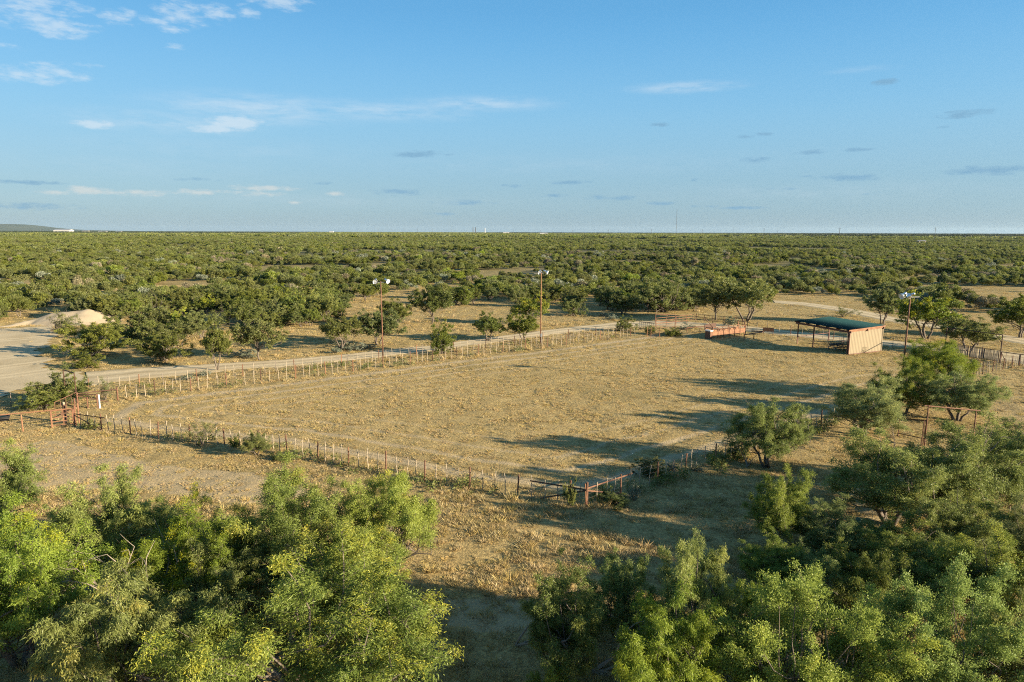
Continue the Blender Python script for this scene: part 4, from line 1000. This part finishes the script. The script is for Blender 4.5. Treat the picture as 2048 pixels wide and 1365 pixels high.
# roof sheets with standing ribs
rf = empty('roof', (0, 0, 0), None, None); rf.parent = shed
ovw, ovf = .18, .35
def rp(s, f, dz=0.0): return Wd * (LW * s) + Fd * (LF * f) + Vector((0, 0, hz(s) + .22 + dz))
V = []; Qs = []; nrf = 30; prof = []
f0, f1_ = -ovw / LF, 1 + ovw / LF; s0, s1_ = -ovf / LW, 1 + ovf / LW
for i in range(nrf):
    for q, dz in ((0, 0), (.62, 0), (.70, .035), (.84, .035), (.92, 0)): prof.append((f0 + (f1_ - f0) * (i + q) / nrf, dz))
prof.append((f1_, 0))
for f, dz in prof:
    for dd in (0, -.03):
        V.append(rp(s0, f, dz + dd)); V.append(rp(s1_, f, dz + dd))
n = len(prof)
for i in range(n - 1):
    a = 4 * i; b = a + 4; Qs += [(a, b, b + 1, a + 1), (a + 2, a + 3, b + 3, b + 2), (a, a + 2, b + 2, b), (a + 1, b + 1, b + 3, a + 3)]
me = np_mesh('roof_sheet', np.array([tuple(v) for v in V]), np.array(Qs), M['teal_steel']); link('roof_sheet', me, rf)
MB().beam(rp(s0, f0, -.09) , rp(s1_, f0, -.09), .05, .16).obj('edge_trim', M['rust_light'], rf)
MB().beam(rp(s0, f1_, -.09) , rp(s1_, f1_, -.09), .05, .16).obj('edge_trim', M['brown_steel'], rf)
for f in np.linspace(.02, .98, 6): MB().beam(rp(s0 + .01, f, -.13), rp(s1_ - .01, f, -.13), .09, .17).obj('purlin', M['brown_steel'], rf)
for s, nm in ((0, 'front_beam'), (1, 'back_beam'), (.5, 'middle_beam')):
    a = Wd * (LW * s) + Fd * -.25; b = Wd * (LW * s) + Fd * (LF + .3); z = hz(s) - .10
    MB().beam(a + Vector((0, 0, z)), b + Vector((0, 0, z)), .12, .24).obj(nm, M['brown_steel'], shed)
for s, f in ((0, .02), (0, .66), (0, .98), (1, .02), (1, .5), (1, .98)):
    p = Wd * (LW * s) + Fd * (LF * f); h = hz(s) - .2
    MB().box(p + Vector((0, 0, h / 2 - .1)), (.11, .11, h + .2), rz=math.atan2(Wd.y, Wd.x)).obj('post', M['brown_steel'], shed)
a = Fd * (LF * .98); MB().beam(a + Vector((0, 0, 1.0)), a + Wd * LW + Vector((0, 0, 1.12)), .07, .07).obj('girt', M['brown_steel'], shed)

# furniture under the shed
tp = gp(1672, 700); yaw = math.atan2(Wd.y, Wd.x) + 1.9
e = empty('picnic_table', tp, 'dark picnic table with benches under the shed roof', 'table', rz=yaw * 0 + .35)
for i in range(4): MB().box((0, -.3 + i * .2, .76), (2.2, .185, .045)).obj('plank', M['darktable'] if 'darktable' in M else M['darkpipe'], e)
for s in (-1, 1):
    MB().box((0, s * .68, .45), (2.2, .25, .045)).obj('bench', M['darkpipe'], e)
    for q in (-.75, .75): MB().beam((q, s * .68, 0.02), (q, s * .18, .74), .06, .09).obj('leg', M['stay'], e)
for q in (-.75, .75): MB().beam((q, -.7, .40), (q, .7, .40), .05, .08).obj('crosspiece', M['greywood'], e)
for (uu, vv, lb, rz) in ((1683, 692, 'thin framed metal chair behind the picnic table, left of two', .4), (1689, 691, 'thin framed metal chair behind the picnic table, right of two', .9)):
    e = empty('chair', gp(uu, vv), lb, 'chair', rz=rz)
    MB().box((0, 0, .62), (.42, .42, .04)).obj('seat', M['darkpipe'], e)
    for sx in (-.18, .18):
        MB().tube([(sx, .19, 0), (sx, .19, .62), (sx, .24, 1.15)], .018, 5).obj('back_leg', M['darkpipe'], e); MB().tube([(sx, -.19, 0), (sx, -.19, .62)], .018, 5).obj('front_leg', M['darkpipe'], e)
    for z in (.82, .98, 1.12): MB().tube([(-.18, .22, z), (.18, .22, z)], .014, 5).obj('back_slat', M['darkpipe'], e)

# ------------------------------------------------------------------ cattle chute and pens behind the field
c0, c1 = gp(1424, 678), gp(1490, 669); cdv = (c1 - c0); Lc = cdv.length; cx = cdv.normalized(); cn = Vector((-cx.y, cx.x, 0)); rzc = math.atan2(cx.y, cx.x)
e = empty('cattle_chute', c0, 'long orange rusted steel cattle chute with side panels left of the shed', 'chute')
for side_, nm in ((0, 'side_panel'), (1, 'side_panel')):
    o_ = cn * (side_ * 1.15)
    npan = 6
    for i in range(npan):
        a = cx * (Lc * (i + .03) / npan) + o_; b = cx * (Lc * (i + .97) / npan) + o_
        MB().beam(a + Vector((0, 0, .62)), b + Vector((0, 0, .62)), .04, .62).obj(nm, M['rust_light'], e)
    for i in range(npan + 1):
        p = cx * (Lc * i / npan) + o_; MB().box(p - cn * .03 + Vector((0, 0, .66)), (.09, .09, 1.4), rz=rzc).obj('upright', M['rust'], e)
    for z in (1.33, .98): MB().tube([o_ + Vector((0, 0, z)), cx * Lc + o_ + Vector((0, 0, z))], .035, 6).obj('rail', M['rust_light'], e)
for q in (.02, .98):
    a = cx * (Lc * q)
    for o_ in (Vector((0, 0, 0)), cn * 1.15): MB().box(a + o_ + Vector((0, 0, .95)) + cn * .06, (.12, .12, 2.0 if q > .5 else 1.3), rz=rzc).obj('end_post', M['rust'], e)
    MB().beam(a + Vector((0, 0, 1.9 if q > .5 else 1.5)), a + cn * 1.15 + Vector((0, 0, 1.9 if q > .5 else 1.5)), .1, .1).obj('end_bar', M['rust_light'], e)
MB().box(cx * -.35 + cn * .3 + Vector((0, 0, .55)), (.55, .9, 1.1), rz=rzc).obj('release_box', M['rust'], e)
MB().box(cx * -.35 + cn * .3 + Vector((0, 0, 1.18)), (.62, 1.0, .14), rz=rzc).obj('box_lid', M['white'], e)
MB().beam(cx * .1 + cn * 1.5 + Vector((0, 0, 1.45)), cx * 3.2 + cn * 1.9 + Vector((0, 0, 1.5)), .06, .75).obj('back_plate', M['darkpipe'], e)
MB().beam(cx * .3 + cn * 1.55 + Vector((0, 0, 2.7)), cx * 2.4 + cn * 1.7 + Vector((0, 0, 1.2)), .08, .08).obj('lever', M['darkpipe'], e)
e = empty('wing_rail', gp(1374, 667), 'orange pipe wing rail on short legs left of the chute', 'rail')
a, b = gp(1374, 667), gp(1417, 667); pipes(e, 'rail', M['rust_light'], [(a + Vector((0, 0, .85)), b + Vector((0, 0, 1.1)))], .075); pipes(e, 'tail', M['darkpipe'], [(gp(1350, 669) + Vector((0, 0, .35)), a + Vector((0, 0, .82)))], .05)
for p in (a, a.lerp(b, .6)): pipes(e, 'leg', M['rust'], [(p - Vector((0, 0, .2)), p + Vector((0, 0, .85)))], .05)
e = empty('wing_rail', gp(1492, 682), 'low dark pipe wing rail on short legs right of the chute', 'rail')
a, b = gp(1488, 682), gp(1526, 676); pipes(e, 'rail', M['rust'], [(a + Vector((0, 0, .85)), b + Vector((0, 0, .85)))], .075); pipes(e, 'tail', M['darkpipe'], [(gp(1502, 677) + Vector((0, 0, 1.05)), b + Vector((.2, .2, .9)))], .09)
for p in (a, a.lerp(b, .5)): pipes(e, 'leg', M['darkpipe'], [(p - Vector((0, 0, .2)), p + Vector((0, 0, .85)))], .055)
tpos = gp(1536, 671)
e = empty('feed_trough', tpos, 'rusty feed trough on four legs between the chute and the shed', 'trough', rz=-.35)
MB().box((0, -.3, .85), (1.5, .04, .5)).obj('front_side', M['rust_light'], e); MB().box((0, .3, .85), (1.5, .04, .5)).obj('back_side', M['rust'], e)
for s in (-.73, .73): MB().box((s, 0, .85), (.04, .56, .5)).obj('end_side', M['rust_light'], e)
MB().box((0, 0, .62), (1.42, .56, .03)).obj('floor', M['darkpipe'], e)
for sx in (-.68, .68):
    for sy in (-.26, .26): MB().tube([(sx, sy, -.1), (sx, sy, .62)], .03, 6).obj('leg', M['rust'], e)
e = empty('pen_gate_frame', gp(1310, 662), 'tall rusty pipe pen gate frame left of the chute', 'frame')
a, b = gp(1310, 661), gp(1350, 657)
pipes(e, 'post', M['rust'], [(a - Vector((0, 0, .2)), a + Vector((0, 0, 2.55))), (b - Vector((0, 0, .2)), b + Vector((0, 0, 2.2)))], .06); pipes(e, 'crossbar', M['rust'], [(a + Vector((0, 0, 2.5)), b + Vector((0, 0, 2.15)))], .04)
for z in (.3, .7, 1.1): pipes(e, 'rail', M['rust'], [(a + Vector((0, 0, z)), b + Vector((0, 0, z)))], .028)
e = empty('pen_fence', gp(1350, 656), 'rusty pipe pen fence with a lit top rail behind the chute', 'fence')
PF = pl((1312, 654), (1352, 650), (1392, 645), (1425, 649), (1470, 652), (1500, 658))
for a, b in zip(PF[:-1], PF[1:]):
    for z in (.5, .95, 1.4): pipes(e, 'rail', M['rust_light'] if a.x < PF[2].x else M['darkpipe'], [(a + Vector((0, 0, z)), b + Vector((0, 0, z)))], .034)
    for t in (0, .5): p = a.lerp(b, t); pipes(e, 'post', M['rust'], [(p - Vector((0, 0, .2)), p + Vector((0, 0, 1.45)))], .045)
e = empty('stick_fence', gp(1278, 661), 'dark pipe panel with cedar sticks beside the bright rounded bush', 'panel')
a, b = gp(1278, 660), gp(1310, 662)
pipes(e, 'rail', M['darkpipe'], [(a + Vector((0, 0, 1.25)), b + Vector((0, 0, 1.2))), (a + Vector((0, 0, .2)), b + Vector((0, 0, .2)))], .045)
for i in range(9): p = a.lerp(b, i / 8); pipes(e, 'stick', M['greywood'], [(p, p + Vector((0, 0, 1.2)))], .035, 5)
e = empty('small_gate', gp(1295, 674), 'small orange gate panel with five bars at the end of the far fence', 'gate')
a, b = gp(1294, 674), gp(1319, 675)
for z in (.15, .45, .75, 1.05, 1.3): pipes(e, 'rail', M['rust_light'], [(a + Vector((0, 0, z)), b + Vector((0, 0, z)))], .03)
for p in (a, a.lerp(b, .3), b): pipes(e, 'upright', M['rust_light'], [(p - Vector((0, 0, .1)), p + Vector((0, 0, 1.4)))], .045)

# ------------------------------------------------------------------ gates at right
e = empty('gate_arch', gp(1999, 726), 'tall pipe arch over the cedar stick gates at the right', 'frame')
a, b = gp(1889, 706), gp(1999, 726); ta, tb = a + Vector((0, 0, 3.2)), b + Vector((0, 0, 3.3))
pipes(e, 'post', M['darkpipe'], [(a - Vector((0, 0, .2)), ta), (b - Vector((0, 0, .2)), tb)], .06); pipes(e, 'crossbar', M['darkpipe'], [(ta, tb)], .05)
w = (b - a).normalized()
pipes(e, 'knee_brace', M['darkpipe'], [(ta + w * .9, ta - Vector((0, 0, .9))), (tb - w * .9, tb - Vector((0, 0, .9))), (tb - Vector((0, 0, 1.9)), b + w * .8 - Vector((0, 0, 0)))], .035)
def stick_gate(label, a, b):
    e = empty('stick_gate', a, label, 'gate'); o = Vector(a); rg = random.Random(label)
    for p, q in ((Vector((0, 0, .12)), Vector((0, 0, .12))), (Vector((0, 0, 1.42)), Vector((0, 0, 1.42)))): MB().tube([p, b - o + q], .035, 6).obj('frame_rail', M['darkpipe'], e)
    for t in (0, .5, 1): p = (b - o) * t; MB().tube([p + Vector((0, 0, .1)), p + Vector((0, 0, 1.45))], .035, 6).obj('frame_upright', M['darkpipe'], e)
    L = (b - o).length; n = int(L / .10)
    for i in range(n):
        if rg.random() < .12: continue
        p = (b - o) * ((i + .5) / n); MB().tube([p + Vector((0, 0, .15)), p + Vector((rg.uniform(-.03, .03), 0, .8)), p + Vector((rg.uniform(-.03, .03), 0, 1.40 - rg.uniform(0, .1)))], [.036, .033, .028], 5).obj('stick', M['greywood'], e)
wv = gp(1936, 716.5)
stick_gate('cedar stick gate, right and larger leaf under the pipe arch', gp(1938, 716), gp(1996, 725))
stick_gate('cedar stick gate, left leaf half hidden by the mesquite', gp(1895, 708), gp(1935, 715.5))
e = empty('pipe_fence', gp(2001, 726), 'dark single rail pipe fence running off the right edge from the arch', 'fence')
a, b = gp(2001, 726), gp(2180, 752); pipes(e, 'rail', M['darkpipe'], [(a + Vector((0, 0, 1.3)), b + Vector((0, 0, 1.3)))], .045)
for t in (.0, .22, .5, .8): p = a.lerp(b, t); pipes(e, 'post', M['rust'], [(p - Vector((0, 0, .2)), p + Vector((0, 0, 1.3)))], .05)
e = empty('roping_gate_frame', gp(1849, 890), 'thin rusty pipe gate frame among the mesquites at right', 'frame')
a = gp(1849, 892); b = gp(1946, 880); tz = 2.95
pipes(e, 'post', M['rust'], [(a - Vector((0, 0, .2)), a + Vector((0, 0, tz))), (b - Vector((0, 0, .2)), b + Vector((0, 0, 2.2)))], .045); pipes(e, 'crossbar', M['rust'], [(a + Vector((-.3, 0, tz)), b + Vector((.3, 0, 2.2)))], .04)
for i, (dx, dz) in enumerate(((-.18, 0), (-.08, .05), (.1, 0))): pipes(e, 'gate_edge', M['rust'], [(a + Vector((dx - .08, .1 * i, 0)), a + Vector((dx, .1 * i, 1.85 + dz)))], .035)
l = gp(1796, 872); pipes(e, 'side_rail', M['darkpipe'], [(l + Vector((0, 0, 1.35)), a + Vector((0, 0, 1.85)))], .04); pipes(e, 'lower_rail', M['darkpipe'], [(l + Vector((0, 0, .2)), a + Vector((0, 0, .5)))], .03); pipes(e, 'post', M['rust'], [(l - Vector((0, 0, .2)), l + Vector((0, 0, 1.4)))], .045)
for uu, vb, vt, lb in ((1890, 1290, 1145, 'short rusty pipe post sticking up out of the bright shrub'), (2012, 1075, 1014, 'pale fence stake at the right edge under the low grey limb'), (2037, 1062, 1010, 'rusty fence post near the right edge, right of the pale stake')):
    p = gp(uu, vb); h = max(.8, z_at(p, uu, vt)); e = empty('fence_post', p, lb, 'post')
    MB().tube([(0, 0, -.2), (0, 0, h)], .045 if 'pale' not in lb else .03, 8).obj('shaft', M['stay'] if 'pale' in lb else M['rust_light'], e); MB().tube([(0, 0, h), (0, 0, h + .03)], [.05, .03], 8).obj('cap', M['rust'], e)

# ------------------------------------------------------------------ small things on the ground
def fallen(label, u, v, seed, sc, rz):
    e = empty('fallen_branch', gp(u, v), label, 'branch', rz=rz); ob = link('limb', gen_dead(seed, 5, 2.4), e); ob.rotation_euler = (R(72), 0, 0); e.scale = (sc, sc, sc)
fallen('tangle of dead grey branches lying in shade left of the dark mesquite', 1035, 1290, 801, 1.0, 1.9)
fallen('dead branches lying under the weeping mesquites at bottom', 1190, 1345, 802, 1.2, 1.2)
fallen('bleached dead branches beside the slim yellowish mesquite', 1640, 1045, 803, 1.1, -1.2)
fallen('fallen pale twigs at the foot of the near fence at right', 1495, 935, 804, .8, 2.4)
for uu, vv, lb, w in ((878, 1222, 'small white paper scrap on shaded bare ground, left of two', .22), (887, 1222, 'small white paper scrap on shaded bare ground, right of two', .14)):
    p = gp(uu, vv); V = [(-w / 2, -w / 3, .01), (w / 2, -w / 3, .05), (w / 2.2, w / 3, .03), (-w / 2.3, w / 3, .06), (0, 0, .09)]
    o = link('paper_scrap', np_mesh('paper_scrap', np.array(V), np.array([(0, 1, 4), (1, 2, 4), (2, 3, 4), (3, 0, 4)]), M['paper']), loc=(p.x, p.y, .04), rz=uu); tag(o, lb, 'litter')
e = empty('prickly_pear', gp(1738, 1078), 'blue green prickly pear clump in shade left of the largest right mesquite', 'cactus'); rg = random.Random(5)
for i in range(26):
    a = rg.uniform(0, 6.28); r = rg.uniform(0, .8); z = .25 + rg.choice((0, .3, .55)) * (1 - r * .4); n_ = Vector((math.cos(a * 2.3), math.sin(a * 2.3), .25))
    MB().lathe(Vector((math.cos(a) * r, math.sin(a) * r, z)) - n_.normalized() * .02, n_, [(0, 0), (.0, .13), (.02, .17), (.04, .13), (.04, 0)], 9).obj('pad', M['cactus'], e, True)

# ------------------------------------------------------------------ far things on the horizon
def power_pole(u, dist, H=24.0, lab=''):
    x = (u - 1024) / F * dist; e = empty('utility_pole', (x, dist, 0), lab, 'utility pole', 'power line poles crossing the brush')
    MB().tube([(0, 0, -1), (0, 0, H)], [.42, .26], 6).obj('pole', M['polewood'], e)
    for z in (H - 1.2, H - 4.2): MB().beam((-2.4, 0, z), (2.4, 0, z), .3, .3).obj('crossarm', M['polewood'], e)
    return e
PP = [(1859, 1150, 'nearest utility pole, rightmost on the skyline'), (1670, 1320, 'second utility pole from the right on the skyline'), (1521, 1560, 'third utility pole from the right on the skyline'),
      (1399, 2150, 'utility pole on the skyline just right of the radio mast'), (1299, 2300, 'utility pole on the skyline just left of the radio mast'), (1214, 2700, 'second skyline utility pole left of the radio mast'),
      (1143, 3100, 'third skyline utility pole left of the radio mast'), (1080, 3500, 'fourth skyline utility pole left of the radio mast'), (1027, 3900, 'skyline utility pole right of the tall stacks'),
      (903, 3300, 'skyline utility pole nearest left of the twin stacks'), (867, 3400, 'second skyline utility pole left of the twin stacks'), (837, 3500, 'third skyline utility pole left of the twin stacks'), (810, 3600, 'fourth skyline utility pole left of the twin stacks'), (785, 3800, 'fifth skyline utility pole left of the twin stacks'), (760, 4000, 'leftmost utility pole on the skyline')]
for u_, d_, lb in PP: power_pole(u_, d_, 24 if u_ > 1000 else 30, lb)
e = empty('radio_mast', ((1347.5 - 1024) / F * 3000, 3000, 0), 'very tall thin lattice radio mast on the skyline', 'mast')
for k in range(3): a = 2.094 * k; MB().tube([(math.cos(a) * .8, math.sin(a) * .8, -1), (math.cos(a) * .8, math.sin(a) * .8, 112)], .16, 4).obj('leg', M['polewood'], e)
mb = MB()
for z in range(0, 112, 3):
    for k in range(3):
        a, b = 2.094 * k, 2.094 * (k + 1); mb.tube([(math.cos(a) * .8, math.sin(a) * .8, z), (math.cos(b) * .8, math.sin(b) * .8, z + 3)], .07, 3, cap=False)
mb.obj('lattice', M['polewood'], e); MB().tube([(0, 0, 112), (0, 0, 114)], .5, 6).obj('beacon', M['steel'], e)
for u_, lb in ((1460, 'short faint mast on the skyline between second and third utility poles'), (1548, 'faint short mast on the skyline right of the third utility pole')):
    e = empty('mast', ((u_ - 1024) / F * 4500, 4500, 0), lb, 'mast'); MB().tube([(0, 0, -1), (0, 0, 46)], [.7, .3], 5).obj('shaft', M['polewood'], e); MB().tube([(0, 0, 46), (0, 0, 48)], .5, 5).obj('tip', M['steel'], e)
for u_, H_, lb in ((946.5, 38, 'dark stack on the skyline, left of twin stacks'), (951.5, 38, 'dark stack on the skyline, right of twin stacks'), (970, 34, 'pale stack on the skyline right of the twin stacks')):
    e = empty('smokestack', ((u_ - 1024) / F * 4000, 4000, 0), lb, 'stack'); mt_ = M['bldwhite'] if 'pale' in lb else M['polewood']
    MB().tube([(0, 0, -1), (0, 0, H_)], [2.0, 1.6], 10).obj('shaft', mt_, e); MB().tube([(0, 0, H_), (0, 0, H_ + 1.2)], [1.9, 1.9], 10).obj('rim', mt_, e)
def building(u, dist, w, d, h, mat, label, rz=0.0):
    e = empty('far_building', ((u - 1024) / F * dist, dist, 0), label, 'building', rz=rz)
    MB().box((0, 0, h / 2), (w, d, h)).obj('wall', mat, e)
    V = [(-w / 2 - 1, -d / 2 - 1, h), (w / 2 + 1, -d / 2 - 1, h), (w / 2 + 1, d / 2 + 1, h), (-w / 2 - 1, d / 2 + 1, h), (-w / 2 - 1, 0, h + d * .12), (w / 2 + 1, 0, h + d * .12)]
    mb = MB(); mb.v = [Vector(v) for v in V]; mb.f = [(0, 1, 5, 4), (2, 3, 4, 5), (0, 4, 3), (1, 2, 5), (3, 2, 1, 0)]; mb.obj('roof', M['bldroof'], e)
    for q in (-.3, .0, .3): MB().box((w * q, -d / 2 - .1, h * .3), (w * .08, .2, h * .55)).obj('door', M['polewood'], e)
for args in ((138, 4600, 105, 50, 17, M['bldwhite'], 'long bright white warehouse on the skyline below the hill'), (182, 4700, 40, 25, 11, M['bldtan'], 'small tan building on the skyline, first right of the white warehouse'),
             (215, 4700, 50, 25, 10, M['bldwhite'], 'small pale building on the skyline, second right of the white warehouse'), (247, 4800, 36, 22, 9, M['bldtan'], 'small tan building on the skyline, third right of the white warehouse'),
             (667, 4800, 26, 18, 13, M['bldwhite'], 'lone white shed on the skyline left of all utility poles'), (1012, 3900, 34, 20, 11, M['bldwhite'], 'white building on the skyline right of the stacks'),
             (1086, 3000, 34, 18, 9, M['bldwhite'], 'white low building on the skyline below the fourth pole left of the mast'), (1833, 900, 9, 6, 4.5, M['bldtan'], 'small tan hut in the brush left of the rightmost utility pole')):
    building(*args)

# ------------------------------------------------------------------ the air
hz_mat = D.materials.new('haze'); hz_mat.use_nodes = True; t = NT(hz_mat.node_tree); t.n.clear()
pv = t.add('ShaderNodeVolumePrincipled', {'Color': (0.62, 0.82, 1.0, 1), 'Density': 0.000016, 'Anisotropy': 0.2})
t.add('ShaderNodeOutputMaterial', {'Volume': pv.outputs[0]})
hzb = MB().box((0, 9500, 72), (46000, 22000, 154)).obj('haze', hz_mat)
tag(hzb, 'thin pale haze in the air over the brush country', 'haze', kind='stuff')
